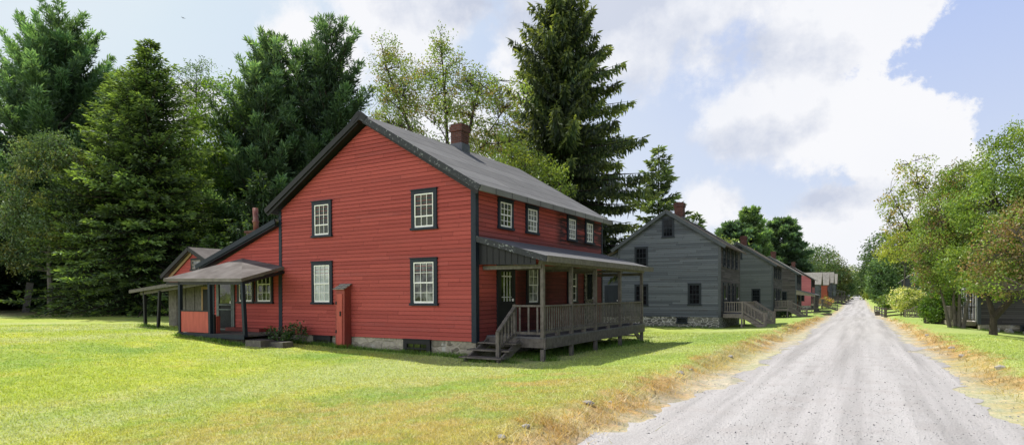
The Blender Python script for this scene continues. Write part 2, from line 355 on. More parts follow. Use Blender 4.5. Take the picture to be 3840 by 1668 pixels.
def m_ground():
    t = NT('lawn'); a = t.n('ShaderNodeAttribute', attribute_name='tint').outputs['Color']; v = t.obj()
    n = t.noise(v, 26, 5, .75); n2 = t.noise(t.mapping(v, (1, 1, 1)), 7, 4, .7)
    c = t.mix(t.ramp(n, .3, .72), t.mix(1.0, a, (.55, .6, .5), 'MULTIPLY'), t.mix(1.0, a, (1.2, 1.18, 1.15), 'MULTIPLY'))
    c = t.mix(t.math('MULTIPLY', t.ramp(n2, .45, .68), .5), c, t.mix(1.0, a, (1.45, 1.22, 1.25), 'MULTIPLY'))
    return t.out(c, .95, n, .7, .1, .03)
GX, GY = np.meshgrid(xs, ys)
ground = grid_mesh('ground', GX, GY, h(GX.ravel(), GY.ravel()).reshape(GX.shape), ground_col, m_ground()); tag(ground, kind='structure')
# gravel road, 4 mm above the ground
def m_gravel():
    t = NT('gravel_road'); v = t.obj(); sx = t.n('ShaderNodeSeparateXYZ', {0: v}).outputs[0]
    st = t.noise(t.mapping(v, (2.2, .07, 1)), 1.0, 4, .6); n = t.noise(v, 34, 6, .8); n2 = t.noise(v, 1.2, 5, .65)
    vo = t.n('ShaderNodeTexVoronoi', {'Vector': v, 'Scale': 38.0}); vc = t.n('ShaderNodeSeparateColor', {0: vo.outputs['Color']}).outputs[0]
    c = t.mix(t.ramp(st, .36, .62), (.43, .42, .415), (.61, .595, .59)); tr = t.math('ABSOLUTE', t.math('SUBTRACT', t.math('ABSOLUTE', t.math('ADD', sx, .45)), .85)); c = t.mix(t.math('MULTIPLY', t.ramp(t.math('ADD', tr, t.math('MULTIPLY', t.math('SUBTRACT', n2, .5), .8)), .42, .12), .5), c, (.64, .63, .625)); c = t.mix(t.math('MULTIPLY', t.ramp(n2, .5, .7), .3), c, (.47, .42, .4))
    c = t.mix(t.ramp(n, .28, .75), t.mix(1.0, c, (.72, .72, .74), 'MULTIPLY'), t.mix(1.0, c, (1.12, 1.12, 1.12), 'MULTIPLY'))
    c = t.mix(t.math('MULTIPLY', t.ramp(vc, .9, .96), t.ramp(vo.outputs[0], .32, .2)), c, (.27, .27, .29))
    return t.out(c, .95, t.math('ADD', n, vo.outputs[0]), .7, .1, .02)
ry = axis([(-60, 0, 5), (0, 40, .12), (40, 120, .6), (120, 240, 2), (240, 336, 4)])
rw = np.array([-1, -.93, -.8, -.6, -.4, -.2, 0, .2, .4, .6, .8, .93, 1]); RW, RY = np.meshgrid(rw, ry)
edge = 1.95 + np.where(RW < 0, .68 * np.exp(-np.maximum(RY - 5, 0) / 5.5), .2 * np.exp(-np.maximum(RY - 9, 0) / 8)) + (fbm(RY * .55 + np.sign(RW) * 50, RY * 0 + 3, 31, 5) - .5) * .9 + (fbm(RY * 2.5 + np.sign(RW) * 90, RY * 0, 33, 3) - .5) * .5
RX = road_c(RY) + RW * edge
rz_ = h(RX.ravel(), RY.ravel()).reshape(RX.shape) + .006 + .045 * np.clip(1 - np.abs(RW), 0, .4)
tag(grid_mesh('gravel_road', RX, RY, rz_, lambda x, y: np.full((len(x), 3), .5), m_gravel()), kind='structure')

# ---------------------------------------------------------------- house parts
UX = (1, 0, 0); UY = (0, 1, 0)
def siding(mb, O, U, N, pts, pitch, z0, z1, proud=.02):
    """lapped boards; pts = [(z, u_left, u_right), ...] outline of the wall"""
    O = np.asarray(O, float); U = np.asarray(U, float); N = np.asarray(N, float)
    zz = [p[0] for p in pts]; a = [p[1] for p in pts]; b = [p[2] for p in pts]
    P = lambda u, n, z: tuple(O + U * u + N * n + np.array((0, 0, z)))
    z = z0; i = 0
    while z < z1 - 1e-4:
        zn = min(z + pitch, z1); s = [z] + [k for k in zz if z + 1e-4 < k < zn - 1e-4] + [zn]
        jit = .004 * math.sin(i * 12.9898)
        for q in range(len(s) - 1):
            za, zb = s[q], s[q + 1]; fa = 1 - (za - z) / pitch; fb = 1 - (zb - z) / pitch
            na = .003 + (proud + jit) * fa; nb = .003 + (proud + jit) * max(0, fb)
            l0, r0, l1, r1 = np.interp(za, zz, a), np.interp(za, zz, b), np.interp(zb, zz, a), np.interp(zb, zz, b)
            mb.quad([P(l0, na, za), P(r0, na, za), P(r1, nb, zb), P(l1, nb, zb)], [(l0, za - z0), (r0, za - z0), (r1, zb - z0), (l1, zb - z0)])
            if q == 0: mb.quad([P(l0, 0, za), P(r0, 0, za), P(r0, na, za), P(l0, na, za)], [(l0, za - z0 + .001), (r0, za - z0 + .001), (r0, za - z0), (l0, za - z0)])
        z = zn; i += 1

def window(root, O, U, N, u0, u1, z0, z1, cols=3, rows=(2, 2), cas=M['trim'], sash=M['white'], pane=M['pane'], cw=.1, label=None, sw=.035):
    """casing (part) > sash, pane"""
    c = MB(); f = lambda *a: c.fbox(O, U, N, *a)
    f(u0, u0 + cw, 0, .065, z0 + .05, z1 - cw * .9); f(u1 - cw, u1, 0, .065, z0 + .05, z1 - cw * .9)
    f(u0, u1, 0, .068, z1 - cw * .9, z1); f(u0 - .02, u1 + .02, 0, .1, z1, z1 + .025); f(u0 - .03, u1 + .03, 0, .095, z0 - .02, z0 + .05)
    co = c.build('window', cas, root, label)
    a0, a1, b0, b1 = u0 + cw, u1 - cw, z0 + .05, z1 - cw * .9
    g = MB(); g.fbox(O, U, N, a0, a1, .02, .026, b0, b1); g.build('pane', pane, co)
    s = MB(); n0, n1 = .0265, .05; r = rows[0] + rows[1]; zm = b0 + (b1 - b0) * rows[1] / r
    mw = .016
    for (lo, hi, nr, d) in ((zm - .02, b1, rows[0], .008), (b0, zm + .02, rows[1], 0)):
        s.fbox(O, U, N, a0, a0 + sw, n0 + d, n1 + d, lo, hi); s.fbox(O, U, N, a1 - sw, a1, n0 + d, n1 + d, lo, hi)
        s.fbox(O, U, N, a0 + sw, a1 - sw, n0 + d, n1 + d, hi - sw, hi); s.fbox(O, U, N, a0 + sw, a1 - sw, n0 + d, n1 + d, lo, lo + (sw * 1.7 if lo == b0 else sw))
        for k in range(1, cols):
            u = a0 + sw + (a1 - a0 - 2 * sw) * k / cols; s.fbox(O, U, N, u - mw / 2, u + mw / 2, n0 + d, n1 + d - .006, lo + sw, hi - sw)
        for k in range(1, nr):
            z = lo + sw + (hi - lo - 2 * sw) * k / nr; s.fbox(O, U, N, a0 + sw, a1 - sw, n0 + d, n1 + d - .008, z - mw / 2, z + mw / 2)
    s.build('sash', sash, co); return co

def door(root, O, U, N, u0, u1, z0, z1, cas=M['trim'], leaf=M['black'], pane=None, cw=.11, label=None, panel=True):
    """door (part) > frame, pane, handle"""
    d = MB(); a0, a1, b1 = u0 + cw, u1 - cw, z1 - cw
    d.fbox(O, U, N, a0, a1, .02, .04, z0 + .01, b1)
    st = .1
    for (x0, x1, y0, y1) in ((a0, a0 + st, z0 + .02, b1), (a1 - st, a1, z0 + .02, b1), (a0 + st, a1 - st, b1 - st, b1), (a0 + st, a1 - st, z0 + .02, z0 + .24), (a0 + st, a1 - st, z0 + .85, z0 + .95)):
        d.fbox(O, U, N, x0, x1, .0405, .056, y0, y1)
    do = d.build('door', leaf, root, label)
    f = MB(); f.fbox(O, U, N, u0, a0, 0, .065, z0, b1); f.fbox(O, U, N, a1, u1, 0, .065, z0, b1); f.fbox(O, U, N, u0, u1, 0, .068, b1, z1); f.fbox(O, U, N, u0 - .02, u1 + .02, 0, .09, z0 - .05, z0)
    f.build('frame', cas, do)
    if pane:
        p = MB(); p.fbox(O, U, N, a0 + st, a1 - st, .041, .046, z0 + .95, b1 - st); p.build('pane', pane, do)
    k = MB(); k.fbox(O, U, N, a1 - .09, a1 - .05, .056, .1, z0 + .95, z0 + 1.03); k.build('handle', M['white'], do)
    return do

def chimney(root, x, y, z0, z1, w=.55, flash=True, mat=None):
    c = MB(); mat = mat or M['brick']
    c.box(x - w / 2, x + w / 2, y - w / 2, y + w / 2, z0, z1 - .3); e = .045
    c.box(x - w / 2 - e, x + w / 2 + e, y - w / 2 - e, y + w / 2 + e, z1 - .3, z1 - .1); c.box(x - w / 2 - .01, x + w / 2 + .01, y - w / 2 - .01, y + w / 2 + .01, z1 - .1, z1)
    o = c.build('chimney', mat, root)
    if flash:
        f = MB(); f.box(x - w / 2 - .03, x + w / 2 + .03, y - w / 2 - .03, y + w / 2 + .03, z0, z0 + .42); f.build('flashing', M['lead'], o)
    return o

def railing_mb(mb, a, b, hgt, gap=.125, bot=.12, post=False, bw=.035, rail=(.1, .05)):
    """hand rail, foot rail and balusters from a to b (points on the floor)"""
    a = np.asarray(a, float); b = np.asarray(b, float); up = np.array((0, 0, 1.)); L = float(np.linalg.norm((b - a)[:2])); d = b - a
    mb.beam(a + up * hgt, b + up * hgt, rail[0], rail[1]); mb.beam(a + up * bot, b + up * bot, .05, .07)
    n = max(1, int(L / gap)); bw = bw * 1.15
    for i in range(n):
        p = a + d * ((i + .5) / n); nv = norm(np.cross(d, up)); mb.beam(p + up * (bot + .03), p + up * (hgt - .02), bw, .018, nv + d * .05 * math.sin(i * 3.7))

def stairs_mb(mb, top, bottom, wdir, width, n):
    """stringers and n treads from top edge point to bottom point; wdir = horizontal unit across the flight"""
    t = np.asarray(top, float); b = np.asarray(bottom, float); w = np.asarray(wdir, float); up = np.array((0, 0, 1.))
    for s in (.05, .95):
        mb.beam(t + w * width * s - up * .16, b + w * width * s - up * .04, .045, .24)
    run = (b - t) * np.array((1, 1, 0)); rd = run / np.linalg.norm(run); dep = np.linalg.norm(run) / n
    for i in range(n):
        z = t[2] + (b[2] - t[2]) * (i + 1) / (n + .35); c = t + rd * (dep * (i + .5)); c[2] = z
        mb.beam(c - w * .04, c + w * (width + .04), dep * 1.12, .04)

def porch_stairs(root, X, y0, y1, sx, zd, zg, depth=1.2, hr=.72, stairs=((0.0, .95),), run=1.5, mat=None):
    """front deck along the road wall with flights going down toward the road"""
    m = mat or M['wood_l']; d = MB(); e = X + sx * depth
    d.box(min(X + sx * .03, e), max(X + sx * .03, e), y0, y1, zd - .045, zd); d.box(min(X + sx * .03, e), max(X + sx * .03, e), y0, y0 + .045, zd - .24, zd - .047)
    d.box(min(e, e - sx * .045), max(e, e - sx * .045), y0 + .047, y1, zd - .24, zd - .047)
    d.build('deck', M['wood_l'], root)
    ys_ = sorted([y0] + [v for s, w in stairs for v in (y0 + s, y0 + s + w)] + [y1])
    p = None
    for yy in sorted(set([y0 + .06, y1 - .06] + [min(y1 - .06, y0 + s + w) for s, w in stairs])):
        q = MB(); q.box(e - sx * .1 - .05, e - sx * .1 + .05, yy - .05, yy + .05, zg, zd - .05); q.build('post', m, root)
    r = MB(); fl = []
    railing_mb(r, (X + sx * .08, y0 + .05, zd), (e - sx * .05, y0 + .05, zd), hr); railing_mb(r, (X + sx * .08, y1 - .05, zd), (e - sx * .05, y1 - .05, zd), hr)
    cur = y0
    for s, w in sorted(stairs):
        if y0 + s > cur + .2: railing_mb(r, (e - sx * .05, cur + .05, zd), (e - sx * .05, y0 + s, zd), hr)
        cur = y0 + s + w
    if y1 > cur + .2: railing_mb(r, (e - sx * .05, cur, zd), (e - sx * .05, y1 - .05, zd), hr)
    for yy in [y0 + .05, y1 - .05] + [v for s, w in stairs for v in (y0 + s + .03, y0 + s + w - .03)]: r.box(e - sx * .05 - .045, e - sx * .05 + .045, yy - .045, yy + .045, zd, zd + hr + .06)
    r.build('railing', m, root)
    n = max(3, int((zd - zg) / .19))
    for s, w in stairs:
        st = MB(); stairs_mb(st, (e, y0 + s, zd), (e + sx * run, y0 + s, zg), (0, 1, 0), w, n); so = st.build('stairs', m, root)
        for yy in (y0 + s + .04, y0 + s + w - .04):
            hrail = MB(); railing_mb(hrail, (e, yy, zd), (e + sx * (run - .08), yy, zg + .12), hr, .16)
            hrail.box(e + sx * run - .05, e + sx * run + .05, yy - .045, yy + .045, zg, zg + hr + .2); hrail.build('handrail', m, so)

def plain_house(name, label, group, X, Y, sx, W, L, zb, ze, zr, side, road, roofm, corner, found, wins=(), roadwins=None, pane=M['pane_dark'],
                trim=M['gtrim'], lean=None, chim=None, zg=0.0, pitch=.112, door_r=True, deck=None, sash=None, ridge_x=None, mirror_found=True, ov=.3, facing_rows=(2, 2)):
    """two-storey board house, gable toward the camera; local x runs from the road wall into the plot (world X = X - sx*x)"""
    root = empty(name, (X, Y, 0), label, 'house', group); sash = sash or trim
    x = lambda d: -sx * d
    rx = ridge_x or W / 2
    w = MB()
    def gable(y, N):
        pts = [(zb, -W if sx > 0 else 0, 0 if sx > 0 else W), (ze, -W if sx > 0 else 0, 0 if sx > 0 else W), (zr, x(rx) - .001, x(rx) + .001)]
        siding(w, (0, y, 0), UX, N, pts, pitch, zb, zr - .02)
    gable(0, (0, -1, 0)); w.build('gable_wall', side, root); w = MB(); gable(L, (0, 1, 0)); w.build('gable_wall', side, root)
    w = MB(); siding(w, (0, 0, 0), UY, (sx, 0, 0), [(zb, 0, L), (ze + .1, 0, L)], pitch, zb, ze + .1); w.build('front_wall', road, root)
    w = MB(); siding(w, (x(W), 0, 0), UY, (-sx, 0, 0), [(zb, 0, L), (ze, 0, L)], pitch, zb, ze); w.build('rear_wall', side, root)
    for (bx0, bx1, by0, by1) in ((-.06, .06, -.035, -.002), (x(W) - .06, x(W) + .06, -.035, -.002), (min(sx * .062, sx * .09), max(sx * .062, sx * .09), -.036, .1), (min(sx * .002, sx * .035), max(sx * .002, sx * .035), L - .1, L + .03)):
        c = MB(); c.box(bx0, bx1, by0, by1, zb, ze + .03); c.build('corner_board', corner, root)
    f = MB(); f.box(min(x(W), 0) + .02, max(x(W), 0) - .02, .02, L - .02, min(zg, -.3) - .3, zb); fo = f.build('foundation', found, root)
    # roof
    sl = (zr - ze) / rx; t = .1; sl2 = (zr - ze) / (W - rx)
    zt = zr + .16; r = MB(); Ed = ov + .12
    r.slab([(x(rx), -ov, zt), (x(rx), L + ov, zt), (x(-Ed), L + ov, zt - sl * (rx + Ed)), (x(-Ed), -ov, zt - sl * (rx + Ed))], t)
    r.slab([(x(rx), L + ov, zt), (x(rx), -ov, zt), (x(W + Ed), -ov, zt - sl2 * (W - rx + Ed)), (x(W + Ed), L + ov, zt - sl2 * (W - rx + Ed))], t)
    ro = r.build('roof', roofm, root)
    for d, s in ((-Ed, sl), (W + Ed, sl2)):
        k = MB(); a = np.array((x(rx), -ov - .02, zt - .13)); b = np.array((x(d), -ov - .02, zt - s * abs(d - rx) - .13)); k.beam(a, b, .04, .2); k.build('rake_board', corner, ro)
    if chim:
        for (d, yy, zz) in chim: chimney(ro, x(d), yy, zt - .5 - sl * max(0, rx - d), zz)
    for (u0, u1, z0, z1) in wins: window(root, (0, 0, 0), UX, (0, -1, 0), min(x(u0), x(u1)), max(x(u0), x(u1)), z0, z1, 3, (2, 2), trim, sash, pane, .085, sw=.03)
    for (u0, u1, z0, z1) in (roadwins or ()):
        window(root, (0, 0, 0), UY, (sx, 0, 0), u0, u1, z0, z1, 2, (2, 2), trim, sash, pane, .09, sw=.03)
    if lean:
        lw, ly, lz0, lz1 = lean            # width, set-back, roof height at the house, at its outer edge
        w = MB(); siding(w, (0, ly, 0), UX, (0, -1, 0), [(zb, min(x(W), x(W + lw)), max(x(W), x(W + lw))), (lz1 - .12, min(x(W), x(W + lw)), max(x(W), x(W + lw))), (lz0 - .1, min(x(W), x(W + .01)), max(x(W), x(W + .01)))], pitch, zb, lz0 - .12)
        siding(w, (x(W + lw), ly, 0), UY, (-sx, 0, 0), [(zb, 0, L - ly - .2), (lz1 - .1, 0, L - ly - .2)], pitch, zb, lz1 - .1)
        w.build('lean_to_wall', side, root)
        r = MB(); q = (lz0 - lz1) / lw
        r.slab([(x(W + .02), ly - .25, lz0), (x(W + .02), L, lz0), (x(W + lw + .3), L, lz1 - q * .3), (x(W + lw + .3), ly - .25, lz1 - q * .3)], .12); r.build('lean_to_roof', roofm, root)
        g = MB(); g.box(min(x(W + .02), x(W + lw - .02)), max(x(W + .02), x(W + lw - .02)), ly + .02, L - .3, min(zg, -.3) - .3, zb); g.build('foundation', found, root)
    return root

# ================================================================ RED HOUSE
X0, Y0 = -9.52, 14.24
W, L = 8.3, 9.55
red = empty('red_house', (X0, Y0, 0), 'long red clapboard house with charcoal roof, white sash windows and grey front porch', 'house')
red.rotation_euler = (R(.55), 0, 0)
O = (0, 0, 0); NY = (0, -1, 0); NX = (1, 0, 0)
ZB, ZE, ZR = .5, 4.78, 7.22; RX = -4.13
w = MB(); siding(w, O, UX, NY, [(ZB - .04, -W, 0), (ZB, -W, 0), (ZE, -W, 0), (ZR, RX - .001, RX + .001)], .122, ZB, ZR - .02, .022); w.build('gable_wall', M['red'], red)
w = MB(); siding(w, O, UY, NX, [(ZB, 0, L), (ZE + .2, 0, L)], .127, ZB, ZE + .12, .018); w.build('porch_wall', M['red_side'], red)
w = MB(); siding(w, (0, L, 0), UX, UY, [(ZB, -W, 0), (ZE, -W, 0), (ZR, RX - .001, RX + .001)], .122, ZB, ZR - .02); w.build('gable_wall', M['red'], red); w = MB(); siding(w, (-W, 0, 0), UY, (-1, 0, 0), [(ZB, 0, L), (ZE, 0, L)], .122, ZB, ZE); w.build('rear_wall', M['red'], red)
f = MB(); f.box(-W + .03, -.03, .03, L - .03, -.6, ZB + .01); fo = f.build('foundation', M['stone'], red)
for (bx0, bx1, by0, by1) in ((-.13, .002, -.036, -.003), (.003, .034, -.036, .13), (-W - .02, -W + .12, -.036, -.003), (.003, .03, L - .1, L + .02)):
    c = MB(); c.box(bx0, bx1, by0, by1, ZB - .03, ZE + .05); c.build('corner_board', M['trim'], red)
# roof
zt, ov, Ed = ZR + .3, .3, .34
sl = (ZR - ZE) / (-RX); slL = (ZR - ZE) / (W + RX)
r = MB(); ze_r = zt - sl * (-RX + Ed); ze_l = zt - slL * (W + RX + Ed)
r.slab([(RX, -ov, zt), (RX, L + .25, zt + .06), (Ed, L + .25, ze_r), (Ed, -ov, ze_r)], .07)
r.slab([(RX, L + .25, zt + .06), (RX, -ov, zt), (-W - Ed, -ov, ze_l), (-W - Ed, L + .25, ze_l)], .07)
roof = r.build('roof', M['roof'], red)
k = MB(); k.beam((RX, -ov - .025, zt - .09), (Ed + .02, -ov - .025, ze_r - .09), .05, .17); k.build('rake_board', M['rake'], roof, 'weathered whitish grey rake board')
k = MB(); k.beam((RX, -ov - .025, zt - .09), (-W - Ed - .02, -ov - .025, ze_l - .09), .05, .17)
k.beam((RX + .12, -ov + .012, zt - .24), (Ed - .05, -ov + .012, ze_r - .2), .02, .12); k.beam((RX - .12, -ov + .012, zt - .24), (-W - Ed + .05, -ov + .012, ze_l - .2), .02, .12)
k.beam((RX - .28, -ov - .02, zt - .04 - .28 * slL), (RX, -ov - .02, zt + .01), .08, .16); k.beam((RX, -ov - .02, zt + .01), (RX + .28, -ov - .02, zt - .04 - .28 * sl), .08, .16)
k.build('rake_board', M['black'], roof)
k = MB(); k.beam((Ed + .005, -ov + .01, ze_r - .075), (Ed + .005, L + .24, ze_r - .075), .07, .17); k.build('fascia', M['roof'], roof); k = MB(); k.beam((-W - Ed, -ov + .01, ze_l - .075), (-W - Ed, L + .24, ze_l - .075), .05, .16); k.build('fascia', M['roof'], roof)
k = MB(); k.slab([(RX, -ov + .03, zt - .16), (RX, L, zt - .16), (Ed - .06, L, ze_r - .12), (Ed - .06, -ov + .03, ze_r - .12)], .02); k.slab([(RX, -ov + .03, zt - .16), (RX, L, zt - .16), (-W - Ed + .06, L, ze_l - .12), (-W - Ed + .06, -ov + .03, ze_l - .12)], .02); k.build('soffit', M['black'], roof)
ch = chimney(roof, RX + .08, 5.0, zt - .28, zt + .9, .5)
# gable windows
for (u0, u1, z0, z1, rows, pn, lb) in ((-16.13, -15.21, 3.8, 4.98, (2, 1), M['pane'], None), (-11.81, -10.85, 3.8, 4.97, (2, 1), M['pane'], None),
        (-16.17, -15.19, 1.56, 2.96, (2, 2), M['curtain'], 'tall sash window with a white blind behind its panes'), (-11.86, -10.85, 1.54, 2.93, (2, 2), M['plastic'], 'tall sash window with crumpled clear plastic behind its panes')):
    window(red, O, UX, NY, u0 - X0, u1 - X0, z0, z1, 3, rows, M['trim'], M['white'], pn, .125, lb)
for (u0, u1, z0, z1) in ((-16.1, -15.28, .14, .47), (-12.15, -11.12, .02, .49)):
    window(fo, O, UX, NY, u0 - X0, u1 - X0, z0, z1, 3, (1, 1), M['black'], M['black'], M['pane_green'], .12, sw=.02)
# porch wall openings (local y)
for (y0, y1, pn) in ((1.18, 2.07, M['pane_green']), (2.9, 3.76, M['pane_sky']), (6.05, 6.88, M['pane_sky']), (7.72, 8.55, M['pane_sky'])):
    window(red, O, UY, NX, y0, y1, 3.84, 4.74, 3, (2, 2), M['trim'], M['white'], pn, .11)
window(red, O, UY, NX, 2.93, 3.8, 1.52, 2.82, 2, (2, 2), M['black'], M['white'], M['pane_sky'], .11); window(red, O, UY, NX, 6.05, 6.92, 1.52, 2.8, 2, (2, 2), M['black'], M['white'], M['pane'], .11)
d1 = door(red, O, UY, NX, 1.1, 2.15, .68, 2.76, M['black'], M['black'], M['pane_green'], .12, 'black front door with a tall glazed light')
p = MB()
for q in (.18, .5, .82): p.fbox((0, 1.32, 0), UY, NX, .05 + q * .55, .07 + q * .55, .046, .056, 1.62, 2.53)
p.fbox((0, 1.32, 0), UY, NX, .03, .6, .046, .056, 2.38, 2.41); p.fbox((0, 1.32, 0), UY, NX, .03, .6, .046, .056, 1.75, 1.77); p.build('glazing_bar', M['white'], d1)
door(red, O, UY, NX, 7.62, 8.6, .68, 2.85, M['brown_door'], M['brown_door'], M['pane_dark'], .12, 'peeling brown and cream door at the far end of the porch')
# porch
PX = 1.92; ZD = .66
d = MB()
d.box(.04, PX + .06, .5, 9.1, ZD - .05, ZD); d.build('porch_floor', M['floor'], red)
d = MB(); d.box(PX + .005, PX + .06, .46, 9.12, ZD - .33, ZD - .052); d.box(.04, PX, .46, .5, ZD - .3, ZD - .052); d.box(.04, PX, 9.08, 9.12, ZD - .3, ZD - .052); d.build('porch_beam', M['wood'], red)
posts = (.42, 2.27, 4.15, 6.45, 8.9)
for i, y in enumerate(posts):
    q = MB(); q.box(PX - .05, PX + .05, y - .045, y + .055, ZD + .001, 2.66); q.build('porch_post', M['wood'], red)
    q = MB(); q.box(PX - .055, PX + .055, y - .05, y + .06, -.3, ZD - .331); q.build('pier_post', M['wood'], red)
for i in range(4):
    q = MB(); railing_mb(q, (PX, posts[i] + .07, ZD), (PX, posts[i + 1] - .06, ZD), .86, .138, .13, bw=.055, rail=(.12, .045)); q.build('railing', M['wood'], red)
    q = MB(); yy = (posts[i] + posts[i + 1]) / 2; q.box(PX - .05, PX + .05, yy - .06, yy + .06, ZD + .001, ZD + .1); q.build('rail_block', M['wood'], red)
q = MB(); railing_mb(q, (1.02, .49, ZD), (PX - .06, .49, ZD), .86, .21, .1, bw=.045, rail=(.1, .05)); q.box(.95, 1.04, .44, .54, ZD, ZD + .9)
a, b = np.array((1.0, .49, ZD + .84)), np.array((1.0, -.42, ZD + .18)); q.beam(a, b, .11, .05); q.beam(a - (0, 0, .78), b - (0, 0, .45), .05, .07)
for k_ in range(1, 5):
    pp = a + (b - a) * k_ / 5.2; q.beam(pp - (0, 0, .02), pp - (0, 0, .72 - .26 * k_ / 5.2), .045, .045, (1, 0, 0))
q.box(.95, 1.05, -.47, -.37, -.05, ZD + .17); q.build('stair_railing', M['wood'], red)
st = MB()
for (yy, zz) in ((.2, .5), (-.2, .33), (-.6, .16)): st.box(-.06, 1.3, yy - .17, yy + .17, zz - .04, zz)
st.beam((.12, .45, .48), (.12, -.72, -.02), .05, .22); st.beam((1.18, .45, .48), (1.18, -.72, -.02), .05, .22); st.build('stairs', M['wood'], red)
st = MB()
for (yy, zz) in ((9.75, .45), (10.05, .27), (10.35, .1)): st.box(-.05, 1.35, yy - .15, yy + .15, zz - .04, zz)
st.beam((.0, 9.5, .5), (.0, 10.6, -.1), .05, .2); st.beam((1.3, 9.5, .5), (1.3, 10.6, -.1), .05, .2); st.box(-.05, 1.35, 9.13, 9.6, .58, .62); st.build('stairs', M['wood'], red)
# porch roof
pr = MB(); pz0, pz1, px1 = 3.5, 2.86, 2.27
pr.slab([(.03, .0, pz0), (.03, 9.5, pz0), (px1, 9.2, pz1), (px1, .02, pz1)], .06); po = pr.build('porch_roof', M['roof'], red)
k = MB(); k.beam((px1 + .01, .0, pz1 - .07), (px1 + .01, 9.22, pz1 - .07), .07, .17); k.build('fascia', M['wood_d'], po)
k = MB(); k.beam((.03, .0, pz0 - .08), (px1, .0, pz1 - .08), .05, .16); k.build('rake_board', M['rake'], po)
k = MB(); k.quad([(.04, .12, pz0 - .14), (px1 - .4, .12, pz1 - .02), (px1 - .4, .12, 2.64), (.04, .12, 2.7)]); k.quad([(.04, .14, pz0 - .14), (px1 - .4, .14, pz1 - .02), (px1 - .4, .14, 2.64), (.04, .14, 2.7)])
for q_ in range(9): xx = .1 + q_ * .2; k.box(xx, xx + .012, .105, .125, 2.69, pz0 - .16 - xx * .285)
k.build('gable_boards', M['black'], po)
k = MB(); k.box(PX - .06, PX + .06, .3, 9.1, 2.66, 2.78); k.box(.04, PX, .32, .4, 2.55, 2.66); k.box(.04, PX, 8.9, 8.98, 2.55, 2.66)
for y in (2.27, 4.15, 6.45): k.box(.04, PX - .07, y - .04, y + .04, 2.6, 2.7)
k.build('porch_beam', M['wood_d'], po)
k = MB(); k.slab([(.05, .18, pz0 - .09), (.05, 9.2, pz0 - .09), (px1 - .06, 9.1, pz1 - .075), (px1 - .06, .18, pz1 - .075)], .015); k.build('soffit', M['black'], po)  # black sheet added to paint in the shade under the porch roof

# kitchen ell at the left end (world coordinates are local to its parent: shift by -X0,-Y0)
def lx(x): return x - X0
def ly(y): return y - Y0
EY = ly(14.26)
w = MB(); siding(w, (0, EY, 0), UX, NY, [(.52, lx(-21.72), -W), (2.95, lx(-21.72), -W), (4.3, -W - .02, -W)], .118, .52, 4.28, .018); siding(w, (lx(-21.72), EY, 0), UY, (-1, 0, 0), [(.5, 0, 4.5), (3.0, 0, 4.5)], .118, .5, 3.0); w.build('kitchen_wall', M['red_ell'], red)
f = MB(); f.box(lx(-21.7), -W, EY + .04, 4.6, -.2, .52); f.build('foundation', M['stone_dk'], red)
r = MB(); r.slab([(-W, EY - .22, 4.52), (-W, 4.9, 4.52), (lx(-22.45), 4.9, 3.05), (lx(-22.45), EY - .22, 3.05)], .08); ko = r.build('kitchen_roof', M['roof'], red)
k = MB(); k.beam((-W + .02, EY - .24, 4.43), (lx(-22.47), EY - .24, 2.96), .05, .17); k.beam((-W, EY - .12, 4.3), (lx(-22.3), EY - .12, 2.9), .2, .04); k.build('rake_board', M['trim'], ko)
cx_, cy_ = lx(-20.05), ly(14.95)
c = MB(); c.box(cx_ - .28, cx_ + .28, cy_ - .25, cy_ + .25, 3.6, 4.22); c.box(cx_ - .33, cx_ + .33, cy_ - .3, cy_ + .3, 4.22, 4.3); so = c.build('chimney_stub', M['brick'], ko)
c = MB(); c.tube([(cx_ - .02, cy_, 4.28), (cx_ - .06, cy_, 5.18)], [.1, .1], 12); c.tube([(cx_ - .035, cy_, 4.62), (cx_ - .04, cy_, 4.7)], [.125, .125], 12); c.build('stove_pipe', M['pipe'], so, smooth=True)
c = MB(); c.box(-W - .09, -W - .021, EY - .03, EY - .002, .5, 2.75); c.build('corner_board', M['trim'], red); c = MB(); c.box(lx(-21.74), lx(-21.63), EY - .03, EY - .002, .52, 2.4); c.build('corner_board', M['trim'], red)
for (u0, u1) in ((-20.2, -19.24), (-19.14, -18.2)): window(red, (0, EY, 0), UX, NY, lx(u0), lx(u1), 1.57, 2.66, 3, (1, 2), M['black'], M['white'], M['pane_green'], .11)
kd = door(red, (0, EY, 0), UX, NY, lx(-21.45), lx(-20.38), .6, 2.5, M['gdoor'], M['screen'], M['pane_green'], .1, 'dark screen door with grey green frame')
k = MB(); 
for zz in (1.3, 1.48): k.fbox((0, EY, 0), UX, NY, lx(-21.35), lx(-20.48), .06, .075, zz, zz + .04)
k.fbox((0, EY, 0), UX, NY, lx(-21.35), lx(-21.29), .06, .075, .62, 2.38); k.fbox((0, EY, 0), UX, NY, lx(-20.54), lx(-20.48), .06, .075, .62, 2.38)
for i in range(12): k.fbox((0, EY, 0), UX, NY, lx(-21.26 + i * .06), lx(-21.255 + i * .06), .06, .066, .7, 1.28)
k.build('screen_frame', M['gdoor'], kd)
